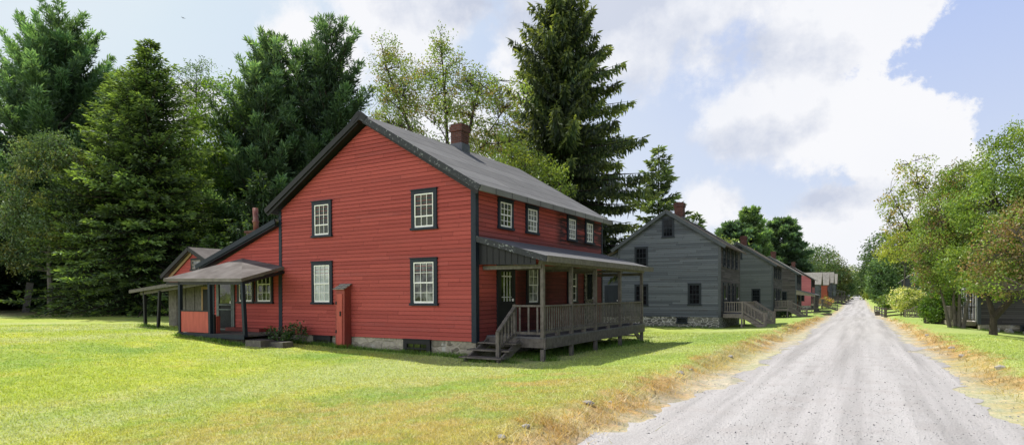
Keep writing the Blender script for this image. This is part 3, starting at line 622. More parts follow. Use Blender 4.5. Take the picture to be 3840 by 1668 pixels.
# kitchen porch
KF = ly(12.42)
d = MB(); d.box(lx(-20.98), lx(-17.3), KF, EY - .03, .5, .56); d.build('kitchen_porch_floor', M['wood_d'], red)
d = MB(); d.box(lx(-21.0), lx(-17.28), KF - .03, KF - .002, .42, .565); d.build('deck_edge', M['trim'], red)
d = MB(); d.box(lx(-20.9), lx(-20.2), KF + .1, KF + .5, .2, .44); d.box(lx(-19.3), lx(-17.34), KF + .03, KF + .18, .05, .43); d.box(lx(-17.5), lx(-17.34), KF + .19, EY - .1, .05, .43); d.build('deck_skirt', M['stone_dk'], red)
for (xa, xb, za) in ((-20.92, -20.92, .56), (-19.17, -19.2, .56), (-17.33, -17.46, .5)):
    k = MB(); k.beam((lx(xa), KF + .06, za), (lx(xb), KF + .06, 2.36), .11, .11, (0, 1, 0)); k.build('kitchen_porch_post', M['trim'], red)
k = MB(); k.box(lx(-20.86), lx(-19.24), KF + .04, KF + .07, .58, 1.3); k.build('porch_panel', M['red_board'], red, 'red painted board panel between two kitchen porch posts')
k = MB(); k.box(lx(-20.88), lx(-19.22), KF + .02, KF + .09, 1.3, 1.34); k.box(lx(-19.1), lx(-19.04), KF + .1, KF + .16, .57, 1.2); k.build('panel_rail', M['black'], red)
k = MB(); k.box(lx(-19.06), lx(-19.01), KF + .17, KF + .3, .57, 1.15); k.build('red_stub', M['red_old'], red); k = MB(); k.box(lx(-20.2), lx(-18.3), KF + 1.3, KF + 1.7, .562, .68); k.build('door_step', M['red_old'], red)
FL, FR, BR, AP, BL = (lx(-21.78), KF - .05, 2.47), (lx(-17.36), KF - .05, 2.40), (lx(-17.6), EY - .03, 2.86), (lx(-19.9), EY - .03, 3.22), (lx(-22.0), EY - .03, 2.74)
r = MB()
r.slab([FL, FR, AP], .11); r.slab([FR, BR, AP], .11); r.slab([FL, AP, BL], .11)
kr = r.build('kitchen_porch_roof', M['roof_b'], red)
k = MB(); k.beam((lx(-21.7), KF + .05, 2.3), (lx(-17.42), KF + .05, 2.25), .09, .1); k.beam((lx(-17.45), KF + .05, 2.26), (lx(-17.6), EY - .05, 2.66), .07, .1); k.build('porch_beam', M['black'], kr)
# rear shed with gable and open lean-to
SY = ly(15.0); sa, se, sb = lx(-24.2), lx(-26.05), lx(-22.4)
w = MB(); siding(w, (0, SY, 0), UX, NY, [(2.3, se + .1, sb), (2.75, se + .1, sb), (3.62, sa - .01, sa + .01)], .13, 2.3, 3.6, .016); w.build('shed_gable', M['red_ell'], red)
w = MB(); n_ = 17
for i in range(n_):
    xx = se + .05 + (sb - se - .05) * i / n_; wd = (sb - se - .05) / n_ - .012; w.box(xx, xx + wd, SY - .012 - .01 * (i % 3), SY + .02, .35, 2.32)
for i in range(16): w.box(se + .03 - .008 * (i % 2), se + .05, SY + i * .28, SY + .27 + i * .28, .35, 2.7)
w.build('shed_wall', M['wood_d'], red)
r = MB(); r.slab([(sa, SY - .2, 3.86), (sa, SY + 4.2, 3.86), (sb + .3, SY + 4.2, 2.86), (sb + .3, SY - .2, 2.86)], .07); r.slab([(sa, SY + 4.2, 3.86), (sa, SY - .2, 3.86), (se - .15, SY - .2, 2.72), (se - .15, SY + 4.2, 2.72)], .07); so = r.build('shed_roof', M['roof_b'], red)
k = MB(); k.beam((sa, SY - .22, 3.79), (se - .17, SY - .22, 2.65), .05, .16); k.beam((sa, SY - .22, 3.79), (sb + .32, SY - .22, 2.79), .05, .16); k.build('rake_board', M['black'], so)
k = MB(); k.beam((sa - .06, SY - .06, 3.6), (se + .1, SY - .06, 2.56), .03, .12); k.build('gable_trim', M['tan_wood'], so)
window(red, (0, SY, 0), UX, NY, lx(-24.3), lx(-23.55), 2.9, 3.38, 1, (1, 1), M['black'], M['wood_l'], M['plastic'], .07, 'small attic window patched with torn white board')
r = MB(); r.slab([(lx(-26.75), ly(13.75), 2.1), (lx(-21.9), ly(13.75), 2.5), (lx(-21.9), SY + .1, 2.62), (lx(-26.75), SY + .6, 2.3)], .05); lo = r.build('lean_to_roof', M['roof_b'], red)
k = MB(); k.beam((lx(-26.75), ly(13.76), 2.02), (lx(-21.9), ly(13.76), 2.42), .05, .11); k.beam((lx(-26.3), ly(14.0), 1.95), (lx(-21.9), ly(14.0), 2.32), .08, .12); k.build('fascia', M['wood_d'], lo)
for (xa, xb, yy) in ((-25.98, -26.05, 14.0), (-24.98, -24.82, 13.95)):
    k = MB(); k.beam((lx(xa), ly(yy), .3), (lx(xb), ly(yy), 2.05), .1, .1, (0, 1, 0)); k.build('lean_to_post', M['black'], red)
k = MB(); fx0, fx1 = lx(-23.15), lx(-22.2); yy = SY - .3
for (a0, a1, z0, z1) in ((fx0, fx0 + .09, .72, 2.2), (fx1 - .09, fx1, .72, 2.2), (fx0 + .09, fx1 - .09, 2.1, 2.2), (fx0 + .09, fx1 - .09, .98, 1.06), (fx0 + .09, fx1 - .09, .72, .8)): k.box(a0, a1, yy - .03, yy, z0, z1)
sd = k.build('screen_door', M['tan_wood'], red, 'bare yellow wooden screen door leaning under the lean-to'); k = MB(); k.box(fx0 + .08, fx1 - .08, yy - .012, yy - .006, .76, 2.15); k.build('screen', M['screen'], sd)

# meter locker against the gable
lk = empty('wall_locker', (-14.57, 14.06, hz(-14.25, 13.98)), 'narrow peeling red wooden locker with slanted shake roof against red gable wall', 'locker')
b = MB(); b.prism([(-.2, -.14, -.1), (.2, -.14, -.1), (.2, .16, -.1), (-.2, .16, -.1)], [(-.2, -.14, 1.94), (.2, -.14, 1.94), (.2, .16, 2.1), (-.2, .16, 2.1)]); b.build('cabinet', M['red_old'], lk)
b = MB(); b.box(-.13, .11, -.162, -.142, .12, 1.76); do = b.build('door', M['red_board'], lk)
b = MB(); b.box(.02, .07, -.19, -.163, 1.05, 1.2); b.build('handle', M['metal'], do)
b = MB(); b.box(-.17, -.12, -.176, -.163, .5, .6); b.box(-.17, -.12, -.176, -.163, 1.42, 1.52); b.build('hinge', M['metal'], do)
b = MB()
for i in range(3): b.slab([(-.25 + .003 * i, -.22 + i * .13, 1.925 + i * .068), (.25, -.22 + i * .13, 1.925 + i * .068), (.25, -.07 + i * .13, 1.98 + i * .068), (-.25, -.07 + i * .13, 1.98 + i * .068)], .02)
b.build('roof', M['shingle_l'], lk)

# ================================================================ GREY HOUSES ON THE LEFT
GW = [(1.66 + .99, 1.66 + .99 + .0001, 0, 0)]
wins2 = [(2.66, 3.41, 5.51, 6.68), (4.31, 5.16, 3.63, 4.98), (4.29, 5.16, 1.28, 2.62), (1.04, 1.83, 1.35, 2.65)]
rw2 = [(1.08, 1.86, 3.68, 4.87), (2.5, 3.22, 3.68, 4.85), (4.08, 4.72, 3.68, 4.85), (5.5, 6.25, 3.7, 4.85), (2.72, 3.4, 1.4, 2.68), (4.25, 4.9, 1.4, 2.68)]
def left_house(name, label, Y, mats, pitch, **kw):
    side, road, roofm = mats
    zg = min(hz(-7.4, Y), hz(-7.4, Y + 7))
    o = plain_house(name, label, None, -7.42, Y, 1, 6.2, 7.5, .62, 5.02, 7.05, side, road, roofm, kw.pop('corner', M['gcorner']), kw.pop('found', M['stone_g']), kw.pop('wins', wins2), kw.pop('rw', rw2), lean=(2.9, .35, 4.95, 3.75), chim=kw.pop('chim', [(2.9, 2.3, 7.95)]), zg=zg, pitch=pitch, **kw)
    return o, zg
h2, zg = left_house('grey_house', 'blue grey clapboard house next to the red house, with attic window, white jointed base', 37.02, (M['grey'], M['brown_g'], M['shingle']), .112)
h2.rotation_euler = (0, 0, R(.8))
for yy in (1.1, 5.6): door(h2, O, UY, NX, yy, yy + .9, .74, 2.72, M['gtrim'], M['gtrim'], M['pane_dark'], .09)
window([c for c in h2.children if c.name.startswith('foundation')][0], (0, .02, 0), UX, NY, -2.52, -1.86, .22, .58, 2, (1, 1), M['gtrim'], M['gtrim'], M['pane_dark'], .06, sw=.02)
door(h2, (0, .35, 0), UX, NY, -7.3, -6.25, .62, 2.6, M['gtrim'], M['gtrim'], None, .1, 'dark plank back door in the lean-to')
porch_stairs(h2, 0, 1.02, 6.9, 1, .82, 0, 1.2, .7, ((0.05, .95), (4.7, .95)), 1.15)
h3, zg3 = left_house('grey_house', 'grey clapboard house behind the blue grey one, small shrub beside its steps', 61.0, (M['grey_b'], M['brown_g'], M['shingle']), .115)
for yy in (1.1, 5.6): door(h3, O, UY, NX, yy, yy + .9, .74, 2.72, M['gtrim'], M['gtrim'], M['pane_dark'], .09)
porch_stairs(h3, 0, .9, 4.4, 1, .82, zg3, 1.3, .72, ((0.05, .95),), 1.5)
h4, zg4 = left_house('brown_house', 'dark brown unpainted house with a black porch roof, beside the pink house', 83.6, (M['brown_g'], M['brown_g'], M['shingle_l']), .115)
p = MB(); p.slab([(.03, -.2, 2.9), (.03, 7.6, 2.9), (2.3, 7.6, 2.25), (2.3, -.2, 2.25)], .1); p.build('porch_roof', M['roof'], h4)
p = MB(); p.quad([(.05, -.1, 2.8), (2.2, -.1, 2.2), (2.2, -.1, 2.0), (.05, -.1, 2.25)]); p.build('porch_gable', M['wood_l'], h4)
for yy in (0, 2.5, 5, 7.5):
    p = MB(); p.box(2.0, 2.12, yy - .06, yy + .06, zg4 - .2, 2.2); p.build('porch_post', M['wood'], h4)
p = MB(); p.box(.03, 2.2, -.1, 7.5, .35, .45); p.box(2.1, 2.19, -.1, 7.5, -.2, .34); p.build('porch_floor', M['wood_d'], h4)
p = MB(); railing_mb(p, (2.06, .9, .45), (2.06, 7.4, .45), .8); p.build('railing', M['wood'], h4)
door(h4, O, UY, NX, 1.1, 2.0, .5, 2.2, M['black'], M['red_old'], M['pane_dark'], .09)
p = MB(); stairs_mb(p, (.5, -.1, .45), (.5, -1.2, zg4), (1, 0, 0), 1.4, 3); p.build('stairs', M['wood_l'], h4)
h5, zg5 = left_house('pink_house', 'faded pink clapboard house with dark roof edge in the row', 109.7, (M['pink'], M['pink'], M['shingle_l']), .125, trim=M['black'], corner=M['black'])
porch_stairs(h5, 0, -1.2, 2.4, 1, .9, zg5, 1.6, .75, ((0.05, 1.0),), 2.2, M['wood'])
# far houses: ridge across, eaves toward the camera, gablets toward the road
def cross_house(label, name, X, Y, W_, L_, zb, ze, zr, wall, roofm, stair=True):
    g = hz(X, Y); ro = empty(name, (X, Y, g), label, 'house'); w = MB()
    siding(w, O, UX, NY, [(zb, -W_, 0), (ze, -W_, 0)], .13, zb, ze); siding(w, O, UY, NX, [(zb, 0, L_), (ze, 0, L_), (zr, L_ / 2, L_ / 2 + .01)], .13, zb, zr - .02)
    siding(w, (0, L_, 0), UX, UY, [(zb, -W_, 0), (ze, -W_, 0)], .13, zb, ze); w.build('wall', wall, ro)
    f = MB(); f.box(-W_ + .02, -.02, .02, L_ - .02, -1, zb); f.build('foundation', M['stone_g'], ro)
    r = MB(); r.slab([(-W_ - .2, -.3, ze - .1), (.35, -.3, ze - .1), (.35, L_ / 2, zr + .15), (-W_ - .2, L_ / 2, zr + .15)], .1); r.slab([(.35, L_ + .3, ze - .1), (-W_ - .2, L_ + .3, ze - .1), (-W_ - .2, L_ / 2, zr + .15), (.35, L_ / 2, zr + .15)], .1); rf = r.build('roof', roofm, ro)
    k = MB(); k.beam((.37, -.3, ze - .2), (.37, L_ / 2, zr + .05), .05, .2); k.beam((.37, L_ + .3, ze - .2), (.37, L_ / 2, zr + .05), .05, .2); k.build('rake_board', M['wood_l'], rf)
    for (a, b_) in ((1.0, 1.8), (L_ - 1.8, L_ - 1.0)):
        window(ro, O, UY, NX, a, b_, ze - 1.6, ze - .5, 2, (2, 2), M['gtrim'], M['white'], M['pane_dark'], .09)
    if stair:
        p = MB(); p.slab([(.03, .3, zb + 2.3), (.03, L_ - .3, zb + 2.3), (2.2, L_ - .3, zb + 1.7), (2.2, .3, zb + 1.7)], .1); p.build('porch_roof', M['roof'], ro)
        for yy in (.5, L_ - .5):
            p = MB(); p.box(1.95, 2.07, yy - .06, yy + .06, -.3, zb + 1.75); p.build('porch_post', M['wood'], ro)
        porch_stairs(ro, 0, .4, L_ - .4, 1, zb + .1, -.1, 2.0, .75, ((.1, 1.0),), 1.5, M['wood'])
    return ro
cross_house('grey house with pale shingle slope just beyond the pink house', 'grey_house', -7.6, 132, 7, 6.5, .7, 4.4, 6.6, M['grey'], M['shingle_l'], False)
cross_house('orange red gable house with pale roof, far down the row', 'orange_house', -6.9, 147, 7, 5.2, .7, 4.3, 6.8, M['orange'], M['shingle_l'])
cross_house('grey gable house behind the orange one, far down the row', 'grey_house', -6.6, 162, 7, 6, .7, 4.8, 7.2, M['grey_b'], M['shingle_l'])
cross_house('last grey gable house in the left row before the woods', 'grey_house', -6.4, 178, 7, 6, .7, 4.6, 7.0, M['grey'], M['shingle_l'])

# ================================================================ HOUSES ON THE RIGHT
r1 = plain_house('grey_house', 'dark clapboard house behind the apple trees, loose stones along its base', None, 5.55, 42, -1, 6.2, 7.5, .3, 4.7, 6.75, M['brown_g'], M['grey_b'], M['shingle'], M['gcorner'], M['stone'], [(1.04, 1.83, 3.4, 4.6), (4.3, 5.1, 3.4, 4.6), (4.3, 5.1, .95, 2.2)], [(2.5, 3.2, 3.4, 4.55), (4.1, 4.7, 3.4, 4.55), (2.5, 3.2, 1.0, 2.3), (4.1, 4.7, 1.0, 2.3)], zg=-.1, sash=M['white'], chim=[(2.9, 1.9, 7.9)])
for yy in (1.0, 5.6): door(r1, O, UY, (-1, 0, 0), yy, yy + .9, .45, 2.4, M['white'], M['gtrim'], M['pane_dark'], .09)
window([c for c in r1.children if c.name.startswith('foundation')][0], (0, .02, 0), UX, NY, 1.75, 2.9, -.13, .28, 3, (1, 1), M['gtrim'], M['gtrim'], M['pane_dark'], .06, sw=.02)
porch_stairs(r1, 0, .9, 6.8, -1, .42, -.08, 1.25, .85, ((3.6, .95),), .9, M['wood'])
r2 = plain_house('grey_house', 'grey house with steps and stone pile beyond the apple trees', None, 5.6, 64.5, -1, 6.2, 7.5, .5, 4.8, 6.9, M['grey_b'], M['grey'], M['shingle'], M['gcorner'], M['stone_g'], [(1.04, 1.83, 1.2, 2.5)], [(2.5, 3.2, 3.4, 4.55), (4.1, 4.7, 3.4, 4.55)], zg=-.2, chim=[(2.9, 1.9, 8.0)])
porch_stairs(r2, 0, -.6, 5, -1, .5, -.2, 1.1, .75, ((0.05, 1.0),), 1.3)
r3 = plain_house('grey_house', 'far grey house with brick chimney glimpsed above the white flowering shrub', None, 5.6, 132, -1, 6.4, 7.5, .6, 4.6, 7.1, M['grey'], M['grey_b'], M['shingle_l'], M['gcorner'], M['stone_g'], [(1.2, 2.0, 1.2, 2.5)], [(2.5, 3.2, 3.4, 4.4)], zg=0, chim=[(2.9, 1.9, 8.3)])
p = MB(); p.slab([(2.2, -.6, 6.3), (5.2, -.6, 6.6), (5.2, -3.2, 4.6), (2.2, -3.2, 4.4)], .1); p.build('porch_roof', M['roof'], r3)
p = MB(); p.quad([(2.2, -.5, 4.2), (2.2, -.5, 6.2), (2.2, -3.2, 4.3), (2.2, -3.2, 3.4)]); p.build('porch_gable', M['red_old'], r3)
for xx in (2.3, 5.1):
    p = MB(); p.box(xx - .07, xx + .07, -3.1, -2.96, -.3, 4.4); p.build('porch_post', M['wood'], r3)

# ================================================================ fence, bench, planks
def fence(name, label, pts, hgt=.95):
    z = hz(*pts[0]); o = empty(name, (pts[0][0], pts[0][1], z), label, 'fence', None); P = [np.array((x - pts[0][0], y - pts[0][1], hz(x, y) - z)) for x, y in pts]
    for p_ in P:
        q = MB(); q.box(p_[0] - .06, p_[0] + .06, p_[1] - .06, p_[1] + .06, p_[2] - .2, p_[2] + hgt); q.build('post', M['wood'], o)
    for i in range(len(P) - 1):
        d_ = norm(P[i + 1] - P[i])
        for k_ in range(3):
            q = MB(); up = np.array((0, 0, .17 + k_ * .3)); q.beam(P[i] + d_ * .06 + up, P[i + 1] - d_ * .06 + up + np.array((0, 0, .02 * (k_ - 1))), .04, .13); q.build('rail', M['wood'], o)
    return o
fence('wooden_fence', 'three rail wooden fence facing the camera across the right lawn', [(1.85, 68.1), (3.05, 68.1), (4.3, 68.1)])
fence('wooden_fence', 'three rail wooden fence running along the right road edge', [(1.75, 69.0), (1.62, 74), (1.5, 79.5), (1.35, 85), (1.2, 90.5)])
bn = empty('bench', (1.25, 78.5, hz(1.25, 78.5)), 'low dark wooden bench beside the far end of the roadside fence', 'bench')
b = MB(); b.box(-.22, .22, -.7, .7, .4, .46); b.build('seat', M['wood_d'], bn)
for yy in (-.55, .55): b = MB(); b.box(-.18, .18, yy - .04, yy + .04, -.1, .4); b.build('leg', M['wood_d'], bn)
for i, (x, y, lb) in enumerate(((-5.3, 79.5, 'dark timber lying on the grass nearest the brown house'), (-3.9, 74, 'dark timber lying on the grass closest to the road'), (-4.6, 90, 'long dark timber lying on the grass beside the road, farthest away'))):
    o = MB(); o.box(-.9, .9, -.11, .11, -.03, .17); q = o.build('timber', M['wood_d']); q.location = (x, y, hz(x, y)); tag(q, lb, 'timber', 'timbers on the left lawn')
#NEXT
# ================================================================ TREES
def unit_rows(a): return a / (np.linalg.norm(a, axis=1, keepdims=True) + 1e-9)
class Crown:
    def __init__(s): s.b = []; s.d = []; s.n = []; s.L = []; s.W = []; s.c = []
    def add(s, base, dirn, L, Wd, col, nrm=None):
        n = len(base)
        if n == 0: return
        d = unit_rows(dirn); r = rng.normal(size=(n, 3)) if nrm is None else nrm
        side = unit_rows(np.cross(d, r))
        s.b.append(base); s.d.append(d); s.n.append(side); s.L.append(np.broadcast_to(L, (n,)).copy()); s.W.append(np.broadcast_to(Wd, (n,)).copy()); s.c.append(np.broadcast_to(col, (n, 3)).copy())
    def build(s, name, m, parent):
        b = np.concatenate(s.b); d = np.concatenate(s.d); sd = np.concatenate(s.n); L = np.concatenate(s.L)[:, None]; Wd = np.concatenate(s.W)[:, None]; c = np.concatenate(s.c)
        mid = b + d * L * .5; V = np.stack([b, mid + sd * Wd / 2, b + d * L, mid - sd * Wd / 2], 1).reshape(-1, 3)
        return np_mesh(name, V, np.arange(len(b) * 4).reshape(-1, 4), c * 1.35, m, parent)

def tree_root(name, x, y, label, group=None, z=None, cat='tree'):
    return empty(name, (x, y, (hz(x, y) if z is None else z) - .05), label, cat, group)

def spruce(name, x, y, H, rad, label, col=(.04, .085, .03), tip=(.09, .16, .04), droop=.35, gap=.4, per=6, z0=.03, tops=1, weep=0.0, dens=1.0, shape=.75, spray=.26, seed=0, group=None, sw=.09, trunk_r=None, up=0.0):
    rg = np.random.default_rng(seed + 100); root = tree_root(name, x, y, label, group); C = Crown(); T = MB()
    for tp in range(tops):
        ox, oy = (0, 0) if tp == 0 else (rg.uniform(-1, 1) * rad * .35, rg.uniform(-.4, .4) * rad * .3); Ht = H if tp == 0 else H * rg.uniform(.9, .97)
        tr = trunk_r or H * .014
        T.tube([(ox * min(1, k / 3), oy * min(1, k / 3), Ht * k / 8) for k in range(9)], [tr * (1 - k / 8.3) for k in range(9)], 8)
        z = Ht * z0
        while z < Ht - .15:
            f = z / Ht; ln = rad * ((1 - f) ** shape) * (min(1, .55 + f * 3)) + .12; k0 = rg.uniform(0, 6.28)
            for k in range(per if f < .9 else 4):
                if rg.random() < .2: continue
                a = k0 + 6.283 * k / per + rg.uniform(-.35, .35); l = ln * (rg.uniform(.5, 1.0) if rg.random() < .75 else rg.uniform(1.0, 1.28)); e = -.25 + 1.0 * f ** 1.5 + up + rg.uniform(-.12, .12)
                zz = z + rg.uniform(-.2, .2) * gap
                hd = np.array((math.cos(a), math.sin(a), 0)); n = max(3, int(l / .2)); t = (np.arange(n) + .6) / n
                P = hd * (l * t)[:, None] * math.cos(e); P[:, 2] = l * t * math.sin(e) - droop * l * (t ** 1.4) * .55 + droop * l * .38 * t ** 3
                P = P + np.array((ox, oy, zz)); T.tube([(ox, oy, zz), tuple(P[n // 2]), tuple(P[-1])], [.012 * l + .012, .008 * l + .006, .004], 3)
                sd = np.array((-math.sin(a), math.cos(a), 0)); cl = rg.uniform(.5, 1.5)
                for sg in (-1, 1):
                    tl = np.clip(.42 * l * (1 - t) + .22, .15, 1.0) * rg.uniform(.7, 1.2, n)
                    m = max(2, int(round(3 * dens)))
                    for q in range(m):
                        w_ = (q + rg.random(n)) / m; dr = sd * sg * rg.uniform(.5, 1.0, n)[:, None] + hd * rg.uniform(.4, .9, n)[:, None] + np.array((0, 0, 1.)) * (rg.uniform(-.35, .2, n) - weep)[:, None]
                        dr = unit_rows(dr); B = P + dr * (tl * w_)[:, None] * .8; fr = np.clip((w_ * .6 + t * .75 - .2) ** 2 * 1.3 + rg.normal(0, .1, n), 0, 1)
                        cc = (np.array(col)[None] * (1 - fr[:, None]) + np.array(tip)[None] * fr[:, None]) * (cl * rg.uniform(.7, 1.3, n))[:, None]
                        C.add(B, dr + rg.normal(0, .25, (n, 3)), spray * rg.uniform(.8, 1.5, n), sw * rg.uniform(.7, 1.3, n), cc)
                    if weep > .3:
                        for q in range(2):
                            B = P + rg.normal(0, .12, (n, 3)) + sd * sg * .1; dr = np.array((0, 0, -1.)) + rg.normal(0, .14, (n, 3)); cc = np.array(col)[None] * (cl * rg.uniform(.6, 1.5, n))[:, None]
                            C.add(B, dr, weep * .75 * rg.uniform(.5, 1.3, n), sw * .9, cc)
                C.add(P[-2:], np.tile(hd + (0, 0, .2), (2, 1)), spray * 1.6, sw * 1.2, np.array(tip) * cl)
            z += gap * (1 - .45 * f) * rg.uniform(.8, 1.2)
        n = 14; C.add(np.array([(ox, oy, Ht - .1 - .06 * i) for i in range(n)]), rg.normal(0, .7, (n, 3)) + (0, 0, 1.0), .3, sw, tip)
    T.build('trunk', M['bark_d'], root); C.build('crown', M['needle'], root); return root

def pine(name, x, y, H, rad, label, col=(.045, .095, .055), tip=(.13, .22, .12), limbs=80, z0=.12, seed=0, stems=1, flat=False, dens=1.0, blade=.32, group=None, bw=.055, elev=(.15, .95)):
    """white pine: upswept limbs that carry tufts of long needles"""
    rg = np.random.default_rng(seed + 500); root = tree_root(name, x, y, label, group); C = Crown(); T = MB()
    tips = []
    for st in range(stems):
        ox, oy = (0, 0) if st == 0 else (rg.uniform(-.5, .5) * rad, rg.uniform(-.3, .3) * rad); Ht = H * (1 if st == 0 else rg.uniform(.82, .98))
        T.tube([(ox * min(1, k / 3), oy * min(1, k / 3), Ht * k / 8) for k in range(9)], [H * .015 * (1 - k / 8.4) for k in range(9)], 8)
        nl = limbs // stems
        for i in range(nl):
            f = z0 + (1 - z0) * ((i + rg.random()) / nl) ** .9; f = min(f, .985); prof = (1 - f) ** .46 * min(1, .7 + (f - z0) * 1.6)
            l = rad * prof * rg.uniform(.65, 1.15) + .5; a = i * 2.4 + rg.uniform(-.4, .4); e = lerp(f, [0, .4, 1], [elev[0] - .15, elev[0] + .3, elev[1] + .1]) + rg.uniform(-.15, .15)
            if flat: e = lerp(f, [0, 1], [.0, .5]) + rg.uniform(-.1, .1)
            hd = np.array((math.cos(a) * math.cos(e), math.sin(a) * math.cos(e), math.sin(e))); n = max(4, int(l / .38)); t = (np.arange(n) + 1.0) / n
            P = np.array((ox, oy, Ht * f)) + hd * (l * t)[:, None]; P[:, 2] += .16 * l * t ** 2 * (0 if flat else 1)
            T.tube([(ox, oy, Ht * f - .1), tuple(P[n // 2]), tuple(P[-1])], [.015 * l + .02, .01 * l + .008, .008], 4)
            sd = unit_rows(np.cross(hd[None], np.array([[0, 0, 1.]])))[0]; cl = rg.uniform(.65, 1.35)
            for j in range(n):
                if t[j] < .22: continue
                sub = max(.25, .45 * l * (1 - t[j]) + .3) * rg.uniform(.6, 1.1)
                for sg in (-1, 0, 1):
                    dr = norm(hd * rg.uniform(.6, 1) + sd * sg * rg.uniform(.5, .9) + np.array((0, 0, rg.uniform(.1, .55)))); m = max(1, int(sub / .32))
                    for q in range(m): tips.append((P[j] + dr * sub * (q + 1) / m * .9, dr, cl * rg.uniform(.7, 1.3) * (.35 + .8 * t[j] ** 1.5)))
        tips.append((np.array((ox, oy, Ht)), np.array((0, 0, 1.)), 1.0))
    p = np.array([t[0] for t in tips]); d = np.array([t[1] for t in tips]); cl = np.array([t[2] for t in tips]); n = len(p); k = max(5, int(11 * dens))
    for q in range(k):
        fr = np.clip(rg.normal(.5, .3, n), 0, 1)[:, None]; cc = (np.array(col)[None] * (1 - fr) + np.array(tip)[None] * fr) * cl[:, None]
        C.add(p + rg.normal(0, .09, (n, 3)), d * .9 + rg.normal(0, .55, (n, 3)) + (0, 0, .15), blade * rg.uniform(.7, 1.25, n), bw * rg.uniform(.7, 1.3, n), cc)
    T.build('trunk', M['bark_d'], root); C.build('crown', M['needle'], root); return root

def broadleaf(name, x, y, label, ells, cols, n_cl=300, per=45, cr=.5, leaf=.14, trunk=None, tr=.2, seed=0, shell=.55, bark=None, twig=.012, group=None, sparse=0.0, droop=0.0, aspect=.6, cat='tree', z=None, forks=5, reach=1.0, leafy=True, bare=None):
    """ells = [(cx,cy,cz,rx,ry,rz)] relative to the base; every leaf clump hangs on a twig that grows from the limbs"""
    rg = np.random.default_rng(seed + 900); root = tree_root(name, x, y, label, group, z, cat); C = Crown(); T = MB(); bark = bark or M['bark']
    vol = np.array([e[3] * e[4] * e[5] for e in ells]) ** .75; vol = vol / vol.sum(); pts = []
    for e, f in zip(ells, vol):
        k = max(3, int(n_cl * f)); u = unit_rows(rg.normal(size=(k, 3))); r = (shell + (1 - shell) * rg.random(k)) ** .6; r = r * rg.uniform(.85, 1.12, k)
        pts.append(np.array(e[:3]) + u * r[:, None] * np.array(e[3:6]))
    pts = np.concatenate(pts); pts = pts[pts[:, 2] > .25]
    top = max(e[2] + e[5] for e in ells); tk = trunk or [(0, 0, 0), (0, 0, top * .3), (.1, 0, top * .6)]
    stems = tk if isinstance(tk[0][0], (tuple, list)) else [tk]
    nodes = []
    for s_ in stems:
        T.tube(s_, [tr * (1 - .93 * (i / max(1, len(s_) - 1)) ** .8) for i in range(len(s_))], 8)
        s_ = [np.array(q, float) for q in s_]
        for i in range(len(s_) - 1):
            for t in (.25, .6, 1.0): 
                if i > 0 or t > .5: nodes.append(s_[i] * (1 - t) + s_[i + 1] * t)
    # limbs
    order = rg.permutation(len(pts)); limb_ends = pts[order[:min(len(pts), forks * 4)]]
    for le in limb_ends:
        N = np.array(nodes); dd = np.linalg.norm(N - le, axis=1) + np.maximum(0, N[:, 2] - le[2] + .2 + droop * 0) * 2.5; b = N[dd.argmin()]
        mid = (b + le) / 2 + np.array((0, 0, .1 * np.linalg.norm(le - b))) + rg.normal(0, .06, 3) * np.linalg.norm(le - b); l = np.linalg.norm(le - b)
        T.tube([tuple(b), tuple(mid), tuple(le)], [min(tr * .5, .018 * l + .02), .011 * l + .012, .01], 5)
        nodes += [mid * .6 + b * .4, mid, mid * .5 + le * .5, le]
    N = np.array(nodes)
    for p in pts[order]:
        b = N[(np.linalg.norm(N - p, axis=1) + np.maximum(0, N[:, 2] - p[2]) * .8).argmin()]
        mid = (b + p) / 2 + rg.normal(0, .07, 3) + np.array((0, 0, .06)); T.tube([tuple(b), tuple(mid), tuple(p)], [twig * 1.6, twig * 1.1, twig * .5], 3)
    T.build('trunk', bark, root)
    keep = rg.random(len(pts)) > sparse; pts = pts[keep]
    if leafy and len(pts):
        n = len(pts); ci = rg.integers(0, len(cols), n); cb = np.array(cols)[ci] * rg.uniform(.7, 1.3, n)[:, None]
        hi = np.clip((pts[:, 2] - pts[:, 2].min()) / (np.ptp(pts[:, 2]) + .01), 0, 1)
        for q in range(per):
            off = rg.normal(0, 1, (n, 3)) * cr * np.array((1, 1, .75)) * .62; B = pts + off
            C.add(B, rg.normal(0, 1, (n, 3)) + np.array((0, 0, -.5 - droop)), leaf * rg.uniform(.7, 1.35, n), leaf * aspect * rg.uniform(.7, 1.3, n), cb * rg.uniform(.7, 1.35, (n, 1)))
        C.build('crown', M['leaf'], root)
    return root

# ---- left wood edge
pine('white_pine', -53.1, 22.2, 21.3, 7.8, 'huge feathery white pine at the far left, tallest tree on that side', limbs=190, stems=4, seed=1, z0=.1, blade=.42, bw=.085, dens=1.3, col=(.06, .12, .06), tip=(.14, .24, .14))
pine('white_pine', -60.5, 13.5, 19, 6.5, 'blue green white pine cut by the left picture edge', limbs=100, stems=2, seed=2, z0=.08, blade=.42, bw=.085)
broadleaf('pear_tree', -42.0, 17.1, 'old pear tree with pale glossy leaves and bent trunk at the left lawn edge',
    [(0, 0, 7.6, 2.6, 2.4, 2.9), (-1.6, 0, 5.6, 2.1, 2, 2.0), (1.2, .6, 5.4, 2.0, 2, 1.8), (-1.8, -.6, 3.6, 1.3, 1.2, 1.0), (-.4, .2, 9.6, 1.3, 1.2, 1.5)], [(.075, .125, .062), (.11, .165, .092), (.06, .105, .05), (.09, .14, .07), (.19, .21, .07)],
    n_cl=520, per=70, cr=.46, leaf=.14, trunk=[(.1, 0, -.1), (0, 0, 1.6), (-.25, 0, 3.2), (-.1, .1, 5), (0, 0, 8)], tr=.24, seed=3, twig=.014)
